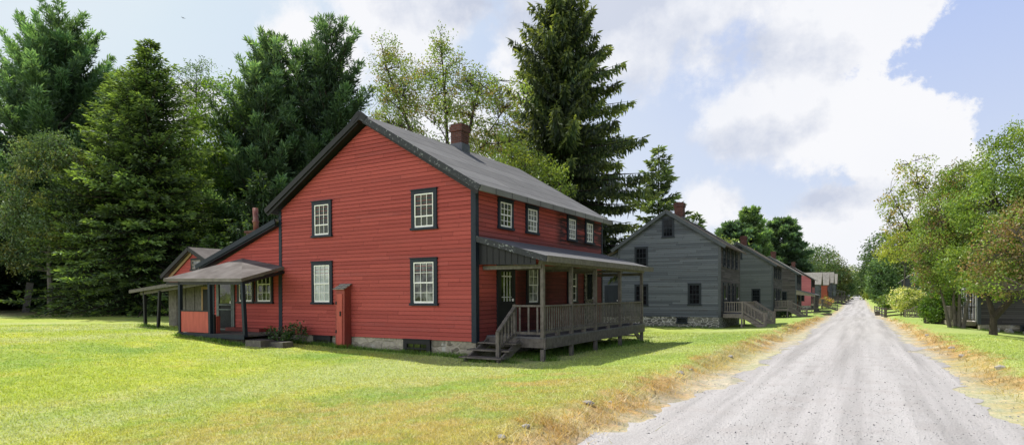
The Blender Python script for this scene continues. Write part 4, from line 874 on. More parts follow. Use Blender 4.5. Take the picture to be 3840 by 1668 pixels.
spruce('norway_spruce', -37.9, 20.7, 16.8, 6.0, 'broad dark spruce with twin pointed tops left of the kitchen wing', tops=2, seed=4, per=9, gap=.27, dens=1.3, shape=.72, spray=.23, sw=.085, col=(.022, .048, .02), tip=(.12, .185, .06), z0=.015)
broadleaf('larch_tree', -48.0, 29.9, 'thin wispy larch rising above the dark spruce', [(0, 0, 18.5, 2.1, 2, 3.0), (.2, 0, 14, 2.6, 2.4, 3.2), (-.3, 0, 9, 3, 3, 3)], [(.1, .17, .06), (.07, .13, .055)], n_cl=420, per=34, cr=.4, leaf=.24, aspect=.3,
    trunk=[(0, 0, 0), (.1, 0, 8), (0, 0, 15), (.1, 0, 20)], tr=.25, seed=5, shell=.15, bark=M['bark_d'])
broadleaf('maple_tree', -40.5, 27.2, 'bright green maple crown showing between the dark conifers', [(0, 0, 13.6, 2.7, 2.5, 3.6), (.3, .4, 9.5, 3.4, 3, 3.4), (0, 0, 5.5, 3.2, 3, 2.8)], [(.12, .21, .03), (.15, .25, .03), (.08, .15, .03)], n_cl=330, per=55, cr=.62, leaf=.2, seed=6, tr=.25)
spruce('spruce_tree', -43.0, 33.0, 23.3, 4.4, 'dark pointed conifer top standing behind the feathery pines', seed=7, per=6, gap=.5, spray=.4, sw=.13, col=(.035, .075, .035), tip=(.07, .13, .05), z0=.2)
pine('white_pine', -35.2, 32.7, 21.4, 6.3, 'tall dark white pine directly behind the left roof slope of the red house', limbs=160, stems=3, seed=8, z0=.08, blade=.42, bw=.085, dens=1.25, col=(.04, .085, .04), tip=(.115, .2, .11))
pine('white_pine', -38.2, 29.6, 19.4, 6.0, 'fuller lighter green white pine left of the red house roof', limbs=150, stems=3, seed=9, z0=.06, blade=.42, bw=.085, dens=1.2, tip=(.17, .27, .14))
spruce('hemlock_tree', -33.6, 25.2, 9.4, 3.6, 'dark drooping hemlock behind the stove pipe', seed=10, per=7, gap=.42, weep=.6, dens=1.0, col=(.025, .055, .02), tip=(.06, .1, .03))
spruce('spruce_tree', -33.8, 22.3, 5.2, 2.2, 'small dark spruce filling the gap behind the shed', seed=11, per=7, gap=.35, col=(.025, .06, .02), tip=(.09, .15, .04))
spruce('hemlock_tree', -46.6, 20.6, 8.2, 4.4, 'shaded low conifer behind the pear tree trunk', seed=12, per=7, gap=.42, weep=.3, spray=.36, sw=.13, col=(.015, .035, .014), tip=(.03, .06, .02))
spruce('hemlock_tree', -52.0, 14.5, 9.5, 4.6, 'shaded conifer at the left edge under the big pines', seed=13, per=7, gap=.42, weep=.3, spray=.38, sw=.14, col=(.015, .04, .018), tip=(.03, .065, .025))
pine('white_pine', -47.0, 25.5, 12.0, 4.6, 'mid height pine between pear tree and twin topped spruce', limbs=80, seed=14, z0=.1, blade=.42, bw=.085)
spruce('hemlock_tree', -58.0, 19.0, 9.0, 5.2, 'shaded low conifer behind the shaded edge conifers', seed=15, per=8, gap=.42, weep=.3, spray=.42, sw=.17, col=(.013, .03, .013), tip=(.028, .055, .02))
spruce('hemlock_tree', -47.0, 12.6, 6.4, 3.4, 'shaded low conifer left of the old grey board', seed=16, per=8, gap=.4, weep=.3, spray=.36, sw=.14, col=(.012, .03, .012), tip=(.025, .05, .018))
# a dark mass of woods behind, seen only through gaps
def woods(name, pts, hs, seed, n, col, spread, kind='stuff'):
    rg = np.random.default_rng(seed); C = Crown(); P = []
    for (x, y), hh in zip(pts, hs):
        k = n // len(pts); z = rg.random(k) ** .8 * hh; P.append(np.stack([x + rg.normal(0, spread, k), y + rg.normal(0, spread * .5, k), z + hz(x, y)], 1))
    P = np.concatenate(P); k = len(P); C.add(P, rg.normal(0, 1, (k, 3)), rg.uniform(.5, 1.1, k), rg.uniform(.3, .6, k), np.array(col)[None] * rg.uniform(.5, 1.5, (k, 1)))
    o = C.build(name, M['leaf'], None); tag(o, kind=kind); return o
woods('background_woods', [(-66, 8), (-68, 20), (-66, 28), (-62, 36), (-55, 40), (-49, 42), (-43, 44), (-37, 44), (-31, 45)], [15, 16, 14, 15, 12, 10, 12, 13, 12], 3, 60000, (.028, .06, .024), 3.2)
woods('background_woods', [(-72, 6), (-70, 13), (-67, 19), (-63, 25), (-58, 31), (-52, 35)], [5, 5, 5, 5, 5, 5], 8, 24000, (.012, .026, .012), 3.0)

# ---- behind the red house
broadleaf('birch_tree', -20.7, 27.6, 'tall airy tree with sparse leaves rising behind the roof ridge',
    [(-4.6, .5, 15.6, 1.5, 1.3, 2.3), (-3.9, .4, 12.6, 1.9, 1.6, 2.3), (-1.4, 0, 13.6, 2.1, 1.8, 2.2), (-.2, 0, 15.8, .8, .8, 1.3), (1.2, .2, 12.6, 2.3, 2, 2.4), (3.4, .8, 12.6, 1.7, 1.4, 1.2), (2.6, .6, 10.2, 2.3, 1.8, 1.5), (-2.6, 0, 9.6, 2.6, 2.2, 2.0), (0, 0, 9.2, 2.2, 2, 1.8)],
    [(.17, .25, .065), (.2, .27, .07), (.21, .25, .07), (.15, .23, .055), (.25, .2, .085)], n_cl=1000, per=32, cr=.34, leaf=.13, seed=20, shell=.1, tr=.22, twig=.013, bark=M['bark_d'],
    trunk=[[(0, 0, 0), (0, 0, 5), (-.6, 0, 8.5), (-2.6, .2, 11.5), (-4.6, .4, 15.5), (-5.2, .5, 17.4)], [(0, 0, 4.5), (.4, 0, 8), (.2, 0, 12), (-.2, 0, 16.6)], [(.3, 0, 6), (1.2, 0, 8.5), (2.0, 0, 11.5), (2.6, 0, 13.6)]])
broadleaf('maple_tree', -20.2, 34.0, 'leafy light green tree right behind the brick chimney', [(0, 0, 9.6, 2.4, 2, 2.3), (2.0, .5, 8.6, 2.2, 2, 2.2), (-1.6, 0, 8.2, 2.2, 2, 2.2), (1, 0, 6, 3, 2.4, 2.4)], [(.14, .2, .04), (.18, .23, .05), (.11, .17, .04)], n_cl=330, per=45, cr=.5, leaf=.17, seed=21, tr=.2)
spruce('norway_spruce', -20.9, 43.5, 26.8, 8.9, 'giant dark weeping spruce between the red and the grey house', seed=22, per=9, gap=.6, weep=.85, dens=1.4, shape=.62, spray=.4, sw=.15, col=(.035, .06, .026), tip=(.12, .15, .05), droop=.45, z0=.06, trunk_r=.42)
spruce('fir_tree', -18.3, 61.2, 17.6, 5.4, 'pointed open fir above the roof of the first grey house', seed=23, per=6, gap=.75, spray=.5, sw=.19, dens=1.1, col=(.055, .09, .05), tip=(.14, .19, .085), droop=.25, z0=.12, shape=.8)
spruce('fir_tree', -16.8, 71.4, 11.9, 2.0, 'slim young fir just right of the grey house chimney', seed=24, per=6, gap=.7, spray=.5, sw=.2, col=(.06, .1, .05), tip=(.14, .2, .08), z0=.15)
# ---- far left row
FC = [(.08, .14, .06), (.1, .17, .065), (.14, .19, .065), (.07, .12, .055)]
pine('white_pine', -24.5, 136, 16.8, 7, 'far pine crown peeking over the first grey roofs', limbs=60, seed=30, blade=.9, bw=.3, dens=.8, flat=True)
pine('white_pine', -22.0, 142, 19.6, 6.6, 'bright rounded pine over the second grey house roof', limbs=70, seed=31, blade=.9, bw=.3, dens=.8, col=(.06, .12, .055), tip=(.19, .29, .11))
pine('white_pine', -17.0, 158, 19.6, 7.6, 'dark flat layered pine over the brown house roof', limbs=70, seed=32, blade=1.0, bw=.33, dens=.8, flat=True, col=(.05, .1, .06), tip=(.12, .2, .1))
def far_tree(name, x, y, label, w, hgt, seed, cols=FC, n=230, leaf=.55, group=None, low=.12):
    return broadleaf(name, x, y, label, [(0, 0, hgt * .62, w, w, hgt * .36), (w * .35, 0, hgt * .42, w * .85, w * .8, hgt * .3), (-w * .4, .3, hgt * .4, w * .8, w * .8, hgt * .28), (0, 0, hgt * (.16 + low), w * .95, w * .9, hgt * .2)], cols, n_cl=n, per=40, cr=w * .22, leaf=leaf, seed=seed, tr=hgt * .02, twig=.03, forks=4, shell=.5, bark=M['bark_d'])
far_tree('maple_tree', -23.5, 118, 'yellow green crown between the far pines behind the grey roofs', 5.5, 13.6, 40, [(.13, .19, .04), (.16, .2, .05)])
far_tree('oak_tree', -19.5, 186, 'wide dull green tree behind the pink house chimney', 8, 17.5, 41)
far_tree('oak_tree', -14.5, 205, 'rounded green tree above the far gablets', 7, 17.8, 42)
far_tree('oak_tree', -9.8, 216, 'yellowing tree closest to the road at the end of the left row', 5.5, 15.6, 43, [(.11, .13, .045), (.08, .12, .04), (.14, .13, .05)], low=-.04)
far_tree('oak_tree', -9.0, 238, 'dark tree at the road crest on its left side', 5.2, 12.5, 44, [(.035, .07, .035), (.055, .1, .045)], low=-.04)
far_tree('oak_tree', -8.2, 290, 'hazy green tree beyond the crest, left of the road gap', 6, 12, 45, [(.1, .16, .08), (.13, .18, .09)])
far_tree('willow_tree', 3.0, 345, 'pale yellow green tree closing the end of the road', 7, 15, 46, [(.2, .25, .1), (.24, .27, .12)], leaf=.8)
far_tree('willow_tree', -9.0, 370, 'pale tree at the far end, left of the road', 8, 17, 47, [(.18, .24, .11), (.22, .26, .12)], leaf=.8)
far_tree('willow_tree', -3.4, 396, 'pale tree straight ahead where the road disappears', 7, 13, 48, [(.22, .27, .13), (.25, .29, .14)], leaf=.8, low=-.08)
# ---- right side
far_tree('oak_tree', 4.4, 214, 'dark green tree at the right of the road crest', 5.5, 15.5, 50, [(.04, .08, .035), (.06, .11, .04)], low=-.02)
far_tree('oak_tree', 5.2, 178, 'tall dark tree leaning over the right road edge', 5.6, 18.6, 51, [(.045, .085, .035), (.065, .11, .04)], n=200)
far_tree('oak_tree', 8.5, 150, 'tall olive green tree behind the far right fence', 6, 18, 52, [(.055, .09, .035), (.08, .12, .045)], n=200)
far_tree('maple_tree', 2.9, 126, 'medium bluish green tree left of the far right house', 2.2, 9.6, 53, [(.08, .15, .06), (.11, .18, .07)], n=200, leaf=.42)
far_tree('bush', 2.6, 196, 'yellow green bush at the right road edge near the crest', 2.6, 3.6, 54, [(.2, .25, .05), (.16, .22, .05)], n=80)
far_tree('bush', 4.2, 108, 'green bush beyond the end of the roadside fence', 2.2, 3.2, 55, [(.11, .18, .04), (.14, .2, .05)], n=80, leaf=.3)
LC = [(.22, .28, .055), (.26, .3, .06), (.17, .24, .05), (.3, .24, .08)]
broadleaf('locust_tree', 5.2, 58.5, 'tall thin airy tree with yellowish leaves above the apple trees', [(-1.5, 0, 11.6, 1.9, 1.7, 2.1), (-2.8, 0, 9.6, 1.8, 1.6, 2.0), (.6, 0, 10.4, 1.8, 1.5, 1.7), (-2.0, 0, 7.0, 2.4, 2, 1.9), (.6, 0, 7.4, 2.6, 2, 1.8)], LC, n_cl=420, per=14, cr=.34, leaf=.19, seed=60, shell=.1, tr=.16, twig=.014, bark=M['bark_d'],
    trunk=[[(0, 0, 0), (-.2, 0, 4), (-1.2, 0, 8), (-1.6, 0, 13)], [(-.2, 0, 4), (.6, 0, 7.5), (.9, 0, 11.4)], [(-.3, 0, 4.4), (-2, 0, 7.4), (-3.3, 0, 10.6)]])
broadleaf('locust_tree', 3.4, 70.0, 'yellow green low crown over the rail fence', [(.4, 0, 7.0, 2.4, 2.4, 1.5), (-.9, 0, 6.1, 1.9, 2, 1.0), (2.2, 0, 8.4, 2.4, 2, 1.8), (3.0, 0, 6.6, 2.4, 2, 1.6)], [(.26, .31, .05), (.3, .33, .06), (.2, .27, .045)], n_cl=210, per=34, cr=.42, leaf=.18, seed=61, tr=.15)
AP = [(.13, .21, .04), (.16, .25, .045), (.2, .27, .06), (.1, .17, .04)]; BR = [(.25, .17, .1), (.22, .16, .085), (.19, .18, .065), (.15, .2, .05)]
broadleaf('apple_tree', 4.86, 33.2, 'large leafy apple tree with a forked dark trunk at the right edge', [(1.4, .3, 7.2, 2.2, 2.2, 1.9), (2.8, 0, 6.0, 2.4, 2.2, 2.2), (.2, 0, 5.6, 1.7, 1.8, 1.4), (3.2, .2, 8.0, 1.6, 1.6, 1.5), (3.4, -.3, 3.9, 1.9, 1.8, 1.5), (1.2, .6, 3.3, 1.6, 1.4, 1.1), (-.6, .8, 3.2, 1.3, 1.2, .9), (.2, .9, 2.3, 1.2, 1.1, .6), (2.4, .3, 2.5, 1.4, 1.2, .8)], AP, n_cl=1050, per=58, cr=.36, leaf=.115, seed=62, tr=.17, twig=.01, bark=M['bark_d'],
    trunk=[[(0, 0, -.1), (0, 0, .9), (-.25, 0, 1.9), (-.2, 0, 3.2), (.3, 0, 5.4)], [(0, 0, .8), (.55, 0, 1.5), (1.0, .1, 2.6), (1.6, .2, 4.4), (2.2, .2, 6)]])
broadleaf('apple_tree', 5.6, 30.4, 'half bare browning apple branches hanging over the right lawn', [(.0, 0, 4.3, 1.7, 1.5, 1.1), (1.3, 0, 3.5, 1.7, 1.5, 1.1), (-1.1, .2, 3.2, 1.2, 1.2, .8), (2.4, 0, 2.4, 1.5, 1.2, .9), (.6, 0, 5.2, 1.6, 1.2, .8), (-1.3, 0, 2.3, 1.0, 1, .55), (.5, 0, 2.25, 1.1, 1, .5)], BR + AP[:2], n_cl=760, per=34, cr=.32, leaf=.1, seed=63, shell=.2, tr=.11, sparse=.2, twig=.012, bark=M['bark'],
    trunk=[[(1.6, .4, -.1), (1.5, .3, 1.5), (1.0, .1, 2.8), (.2, 0, 4.6)], [(1.5, .3, 1.6), (.2, .1, 3.0), (-1.2, .1, 3.9)], [(1.5, .3, 1.8), (2.2, 0, 3.0), (2.6, 0, 3.8)]])
broadleaf('apple_tree', 4.36, 40.8, 'brown tinged apple tree on four pale leaning trunks before the right house', [(-.6, 0, 4.6, 1.8, 1.8, 1.3), (.3, 0, 5.6, 1.9, 1.8, 1.3), (-.7, -.2, 3.2, 1.25, 1.4, .8), (.6, -.3, 3.2, 1.2, 1.2, .7), (-.3, -.2, 6.6, 1.5, 1.4, 1.2), (-.8, -.3, 2.6, 1.0, 1.0, .6), (.4, 0, 8.0, 1.3, 1.3, 1.0), (1.3, -.3, 2.6, 1.2, 1.1, .6), (1.6, -.2, 4.6, 1.3, 1.2, 1)], BR[:2] + AP + AP, n_cl=900, per=52, cr=.36, leaf=.105, seed=64, tr=.11, twig=.012,
    trunk=[[(-.25, 0, -.1), (-.5, 0, 1.2), (-.75, 0, 2.4), (-1.2, 0, 4.2)], [(0, .1, -.1), (-.1, .1, 1.5), (0, .1, 3), (.2, 0, 5)], [(.15, 0, -.1), (.15, 0, 1.6), (.2, 0, 3.2), (.6, 0, 4.6)], [(.3, -.1, -.1), (.45, -.1, 1.2), (.75, -.1, 2.4), (1.1, -.2, 3.4)]])
broadleaf('hydrangea_bush', 3.2, 66.4, 'rounded shrub covered with creamy white blossom beside the fence', [(0, 0, 1.7, 1.25, 1.2, 1.0), (.9, 0, 1.5, 1, 1, .9)], [(.62, .64, .34), (.55, .6, .25), (.16, .24, .05), (.2, .28, .06)], n_cl=170, per=34, cr=.3, leaf=.15, seed=65, tr=.06, cat='bush')
broadleaf('green_bush', 4.05, 46.6, 'dense deep green bush left of the right house steps', [(0, 0, .95, .95, .9, .95), (.5, .3, 1.5, .8, .8, .9)], [(.06, .13, .02), (.085, .17, .025), (.12, .2, .03)], n_cl=220, per=45, cr=.24, leaf=.11, seed=66, tr=.05, cat='bush')
broadleaf('green_bush', -6.6, 62.6, 'small dark bush by the steps of the second grey house', [(0, 0, .5, .55, .5, .5)], [(.03, .07, .02), (.05, .1, .03)], n_cl=60, per=30, cr=.2, leaf=.12, seed=67, tr=.04, cat='bush')
broadleaf('flowering_bush', -5.7, 118.5, 'small bush with yellow and pink tints by the pink house steps', [(0, 0, 1.0, .9, .8, .8)], [(.4, .33, .08), (.4, .2, .14), (.2, .25, .06)], n_cl=60, per=26, cr=.3, leaf=.22, seed=68, tr=.04, cat='bush')
broadleaf('ivy_bush', -17.0, 13.45, 'dark weedy creeper growing at the kitchen corner of the red house', [(0, 0, .28, .75, .35, .3), (.55, .3, .45, .35, .2, .35)], [(.035, .075, .02), (.05, .1, .025), (.04, .07, .025)], n_cl=70, per=16, cr=.16, leaf=.09, seed=69, tr=.015, twig=.006, cat='plant')
woods('background_woods', [(14, 60), (18, 70), (22, 84), (14, 96), (24, 100), (12, 112)], [9, 10, 10, 10, 12, 9], 5, 16000, (.06, .10, .035), 2.6)
woods('background_woods', [(9, 225), (14, 230), (-16, 240), (-22, 230), (-28, 220), (-34, 200), (-26, 260), (10, 270), (-30, 170), (-14, 380), (6, 380)], [12, 13, 12, 12, 12, 13, 12, 12, 12, 14, 14], 6, 20000, (.07, .11, .045), 4)

# ================================================================ small things on the ground
def rock(x, y, s, label, group, seed, m=None, flat=.55):
    rg = np.random.default_rng(seed); V = unit_rows(rg.normal(size=(26, 3))) * rg.uniform(.75, 1.1, (26, 1)); import bmesh
    bm = bmesh.new(); [bm.verts.new(tuple(v * np.array((s * .75, s * .75 * rg.uniform(.6, .9), s * .8 * flat)))) for v in V]; bmesh.ops.convex_hull(bm, input=bm.verts)
    for v in [v for v in bm.verts if not v.link_faces]: bm.verts.remove(v)
    me = bpy.data.meshes.new('rock'); bm.to_mesh(me); bm.free(); me.materials.append(m or M['rock']); o = bpy.data.objects.new('rock', me); link(o)
    o.location = (x, y, hz(x, y) + s * flat * .25); o.rotation_euler = (0, 0, rg.uniform(0, 6)); return tag(o, label, 'rock', group)
G1, G2 = 'stones in the left road bank', 'stones in the right road bank'
for i, (x, y, s, l) in enumerate(((-3.5, 5.75, .1, 'grey stone in the left road bank nearest the viewer'), (-3.52, 6.35, .08, 'small stone in the left bank, second from the viewer'), (-3.55, 8.3, .13, 'flat pale stone topping the left bank by the dry grass'),
        (-3.42, 8.9, .08, 'small dark stone close behind the flat pale one'), (-3.42, 13.0, .14, 'rough stone in the left bank opposite the porch steps'), (-3.35, 13.7, .12, 'dark stone in the left bank opposite the first porch post'), (-3.3, 18.0, .12, 'stone half sunk in the left bank past the porch'))):
    rock(x, y, s, l, G1, 40 + i)
for i, (x, y, s, l) in enumerate(((2.35, 31.5, .16, 'pale stone on the right bank farthest from the viewer'), (2.45, 24.0, .15, 'round pale stone midway along the right bank'), (2.4, 21.2, .13, 'low stone on the right bank next to a thin grass patch'), (2.6, 16.9, .16, 'largest pale stone on the right bank nearest the viewer'))):
    rock(x, y, s, l, G2, 60 + i)
for i, (x, y, s, l) in enumerate(((6.2, 41.6, .28, 'loose stone leaning on the right house base near its corner'), (6.75, 41.5, .34, 'larger loose stone on the right house base, middle of three'), (7.5, 41.55, .25, 'loose stone at the right house base beside the cellar window'))):
    rock(x, y, s, l, 'loose stones at the right house', 70 + i, None, .8)
for i, (x, y, z, sx, sy, sz, l) in enumerate(((-16.75, 12.6, .12, .34, .3, .08, 'upper flat stone slab beside the kitchen porch'), (-16.35, 12.95, .1, .5, .25, .06, 'low flat stone slab by the creeper, nearest the gable'))):
    o = MB(); o.prism([(-sx, -sy, -sz * 2), (sx, -sy * .8, -sz * 2), (sx * .9, sy, -sz * 2), (-sx, sy * .9, -sz * 2)], [(-sx, -sy, sz), (sx * .95, -sy * .8, sz), (sx * .85, sy, sz), (-sx, sy * .9, sz * 1.1)])
    q = o.build('stone_slab', M['wood_d']); q.location = (x, y, hz(x, y) + z); tag(q, l, 'stone slab', 'slabs by the kitchen porch')
o = MB(); o.box(-.2, .16, -.03, .03, -.1, 1.9); q = o.build('old_board', M['wood_d']); q.location = (-45.5, 17.2, hz(-45.5, 17.2)); q.rotation_euler = (R(-6), R(7), R(70)); tag(q, 'old grey board leaning in deep shade left of the pear trunk', 'board')

# ---- walker, dog and bird
def skin_body(name, joints, edges, radii, m, parent, sub=1):
    me = bpy.data.meshes.new(name); me.from_pydata(joints, edges, []); o = bpy.data.objects.new(name, me); link(o); o.parent = parent
    sk = o.modifiers.new('skin', 'SKIN'); 
    for v, r in zip(me.skin_vertices[0].data, radii): v.radius = (r, r)
    me.skin_vertices[0].data[0].use_root = True
    sb = o.modifiers.new('sub', 'SUBSURF'); sb.levels = sub; sb.render_levels = sub; me.materials.append(m); return o
skin = m_plain('skin', (.5, .3, .22), .6, .1); blue = m_plain('pale_blue_shirt', (.25, .42, .5), .8, .1); navy = m_plain('dark_shorts', (.02, .025, .04), .8, .1); hair = m_plain('brown_hair', (.06, .04, .03), .7, .1); fur = m_plain('dark_fur', (.03, .024, .02), .8, .2)
px, py = -3.75, 199.0
pe = empty('person', (px, py, hz(px, py)), 'distant person in light top and dark trousers walking at the road crest', 'person'); pe.rotation_euler = (0, 0, .2)
J = [(0, 0, .95), (0, 0, 1.2), (0, .02, 1.42), (0, .03, 1.54), (0, .03, 1.68), (-.19, 0, 1.4), (-.24, .06, 1.12), (-.22, -.04, .88), (.19, 0, 1.4), (.24, -.06, 1.12), (.23, -.2, .92), (-.1, 0, .9), (-.11, -.14, .5), (-.11, -.05, .08), (-.11, -.2, .05), (.1, 0, .9), (.11, .12, .5), (.11, .3, .1), (.11, .2, .03)]
Eg = [(0, 1), (1, 2), (2, 3), (3, 4), (2, 5), (5, 6), (6, 7), (2, 8), (8, 9), (9, 10), (0, 11), (11, 12), (12, 13), (13, 14), (0, 15), (15, 16), (16, 17), (17, 18)]
Ra = [.14, .13, .13, .06, .1, .06, .045, .035, .06, .045, .035, .09, .06, .045, .04, .09, .06, .045, .04]
skin_body('body', J, Eg, Ra, skin, pe)
skin_body('shirt', [(0, 0, .98), (0, 0, 1.2), (0, .02, 1.42), (-.2, 0, 1.4), (-.24, .05, 1.18), (.2, 0, 1.4), (.24, -.05, 1.18)], [(0, 1), (1, 2), (2, 3), (3, 4), (2, 5), (5, 6)], [.17, .16, .155, .08, .065, .08, .065], blue, pe)
skin_body('trousers', [(0, 0, .95), (-.1, 0, .88), (-.11, -.13, .5), (-.11, -.06, .14), (.1, 0, .88), (.11, .12, .5), (.11, .28, .16)], [(0, 1), (1, 2), (2, 3), (0, 4), (4, 5), (5, 6)], [.17, .12, .085, .065, .12, .085, .065], navy, pe)
skin_body('hair', [(0, .05, 1.7), (0, .06, 1.77)], [(0, 1)], [.1, .08], hair, pe)
dx, dy = -3.0, 198.0
de = empty('dog', (dx, dy, hz(dx, dy)), 'small dark dog on the gravel beside the distant walker', 'dog'); de.rotation_euler = (0, 0, .5)
J = [(0, 0, .42), (0, -.28, .42), (0, -.36, .55), (0, -.5, .62), (0, -.64, .58), (0, .3, .42), (0, .45, .52), (0, .58, .62), (-.08, -.26, .24), (-.08, -.27, .02), (.08, -.3, .24), (.08, -.34, .02), (-.08, .26, .28), (-.08, .36, .16), (-.08, .32, .02), (.08, .28, .28), (.08, .24, .16), (.08, .2, .02)]
Eg = [(0, 1), (1, 2), (2, 3), (3, 4), (0, 5), (5, 6), (6, 7), (1, 8), (8, 9), (1, 10), (10, 11), (5, 12), (12, 13), (13, 14), (5, 15), (15, 16), (16, 17)]
skin_body('body', J, Eg, [.13, .15, .1, .09, .05, .12, .04, .025, .06, .035, .06, .035, .07, .04, .035, .07, .04, .035], fur, de)
bm_ = MB(); bm_.tube([(-.06, 0, 0), (-.02, 0, .006), (.03, 0, .006), (.06, 0, 0)], [.004, .018, .015, .004], 6)
be = empty('bird', (-29.3, 17.6, 15.7), 'tiny dark bird gliding high above the left trees', 'bird'); bm_.build('body', M['metal'], be)
for sg in (-1, 1):
    q = MB(); q.quad([(-.012, sg * .012, .006), (.03, sg * .012, .006), (.012, sg * .1, .02), (-.02, sg * .11, .016)]); q.build('wing', M['metal'], be)

# ================================================================ grass, dry grass, gravel stones (uncountable)
def in_house(x, y):
    a = (x > X0 - W) & (x < X0 + 1.9) & (y > Y0) & (y < Y0 + L); b = (x > -21.7) & (x < X0 - W) & (y > 12.5); return a | b
def blades(name, n, rmax, fn, hh, seed, lean=.6):
    rg = np.random.default_rng(seed); r = 5.2 * (rmax / 5.2) ** rg.random(n) ; a = np.radians(rg.uniform(-73, 12, n)); x = r * np.sin(a); y = r * np.cos(a); k = fn(x, y, rg); x, y, r = x[k], y[k], r[k]
    n = len(x); z = h(x, y); c = ground_col(x, y) * rg.uniform(.7, 1.35, (n, 1)); H_ = hh * rg.uniform(.5, 1.4, n) * (1 + r * .012); wd = (.0022 + .0004 * r) * rg.uniform(.8, 1.4, n)
    c[rg.random(n) < .008] = (.75, .75, .68) if name == 'grass' else (.4, .3, .15)
    an = rg.uniform(0, 6.283, n); sd = np.stack([np.cos(an), np.sin(an), 0 * an], 1); le = np.stack([rg.normal(0, lean, n), rg.normal(0, lean, n), np.ones(n)], 1); B = np.stack([x, y, z - .004], 1)
    V = np.stack([B - sd * wd[:, None], B + sd * wd[:, None], B + le * H_[:, None]], 1).reshape(-1, 3)
    o = np_mesh(name, V, np.arange(n * 3).reshape(-1, 3), c, M['leaf']); return tag(o, kind='stuff')
def shoulder(x, y): return x - (road_c(y) + .35)
blades('grass', 420000, 32, lambda x, y, rg: ((shoulder(x, y) < -3.5 + rg.normal(0, .25, len(x))) | (shoulder(x, y) > 2.7 + rg.normal(0, .2, len(x)))) & ~in_house(x, y), .03, 1)
blades('dry_grass', 130000, 60, lambda x, y, rg: np.where(shoulder(x, y) < 0, np.exp(-((shoulder(x, y) + 3.35) / .33) ** 2), np.exp(-((shoulder(x, y) - 2.45) / .3) ** 2)) * (fbm(x * 2, y * 1.3, 77) ** 2 * 3.2) > rg.random(len(x)), .105, 2, .9)
def edge_grass(name, lines, seed):
    rg = np.random.default_rng(seed); P = []
    for x0, y0, x1, y1, n, w in lines:
        f = rg.random(n); P.append(np.stack([x0 + (x1 - x0) * f + rg.normal(0, w, n), y0 + (y1 - y0) * f + rg.normal(0, w, n)], 1))
    P = np.concatenate(P); x, y = P[:, 0], P[:, 1]; n = len(x); B = np.stack([x, y, h(x, y) - .005], 1); H_ = rg.uniform(.05, .2, n) * (.4 + fbm(x * 1.3, y * 1.3, 88)); an = rg.uniform(0, 6.283, n)
    sd = np.stack([np.cos(an), np.sin(an), 0 * an], 1) * rg.uniform(.006, .014, (n, 1)); le = np.stack([rg.normal(0, .4, n), rg.normal(0, .4, n), np.ones(n)], 1)
    V = np.stack([B - sd, B + sd, B + le * H_[:, None]], 1).reshape(-1, 3); c = np.array([[.13, .24, .04]]) * rg.uniform(.5, 1.6, (n, 1))
    return tag(np_mesh(name, V, np.arange(n * 3).reshape(-1, 3), c, M['leaf']), kind='stuff')
edge_grass('tall_grass', [(-17.3, 14.12, -9.6, 14.12, 3200, .06), (-8.6, 15.2, -7.7, 23.2, 5200, .35), (-21, 12.3, -17.2, 12.3, 1500, .08), (-14.8, 13.9, -14.3, 13.9, 400, .05), (-26.2, 14.0, -24.8, 14.0, 700, .12), (-7.9, 14.7, -7.3, 14.9, 300, .06), (-9.4, 13.6, -8.0, 13.9, 500, .1), (-14.0, 36.9, -7.4, 36.9, 900, .06), (5.5, 41.8, 9.5, 41.8, 900, .08), (4.2, 40.7, 4.8, 40.9, 300, .1)], 17)
def stones(n, seed):
    rg = np.random.default_rng(seed); r = 4.5 * (26 / 4.5) ** rg.random(n); y = r; x = road_c(y) + rg.uniform(-2.5, 2.6, n); z = h(x, y) + .012 + .045 * np.clip(1 - np.abs(x - road_c(y)) / 2.02, 0, .4)
    s = rg.uniform(.004, .010, n) * (1 + (rg.random(n) < .05) * .9); q = rg.normal(0, .25, (n, 6, 3)) + np.array([[1, 0, 0], [-1, 0, 0], [0, 1, 0], [0, -1, 0], [0, 0, .7], [0, 0, -.7]]); V = (np.stack([x, y, z], 1)[:, None] + q * s[:, None, None]).reshape(-1, 3)
    f = np.array([[0, 2, 4], [2, 1, 4], [1, 3, 4], [3, 0, 4], [2, 0, 5], [1, 2, 5], [3, 1, 5], [0, 3, 5]]); F = (np.arange(n)[:, None, None] * 6 + f[None]).reshape(-1, 3)
    c = np.repeat(np.array([[.42, .415, .42]]) * rg.uniform(.45, 1.35, (n, 1)), 8, 0); t = NT('loose_stone'); a = t.n('ShaderNodeAttribute', attribute_name='tint').outputs['Color']
    return tag(np_mesh('loose_gravel', V, F, c, t.out(a, .9)), kind='stuff')
stones(5200, 5)

# ================================================================ sky, sun, camera
AZ, EL = -73.0, 58.0
wd = bpy.data.worlds.new('World'); S.world = wd; wd.use_nodes = True; wt = wd.node_tree; wt.nodes.clear()
class WN(NT):
    def __init__(s, tree): s.t = tree
t = WN(wt)
sky = t.n('ShaderNodeTexSky', sky_type='NISHITA', sun_disc=False, sun_elevation=R(EL), sun_rotation=R(AZ), altitude=400, air_density=1.0, dust_density=1.6, ozone_density=1.2)
g = t.n('ShaderNodeNewGeometry'); dirv = t.n('ShaderNodeVectorMath', {0: g.outputs['Incoming'], 1: (-1, -1, -1)}, operation='MULTIPLY').outputs[0]
sp = t.n('ShaderNodeSeparateXYZ', {0: dirv}); az = t.math('ARCTAN2', sp.outputs[0], sp.outputs[1]); el = t.math('ARCSINE', sp.outputs[2])
p2 = t.n('ShaderNodeCombineXYZ', {0: az, 1: el}).outputs[0]
nz = t.noise(dirv, 5.0, 8, .6); nf = t.noise(dirv, 22.0, 7, .66); nb = t.noise(dirv, 2.4, 4, .5)
import math as _m
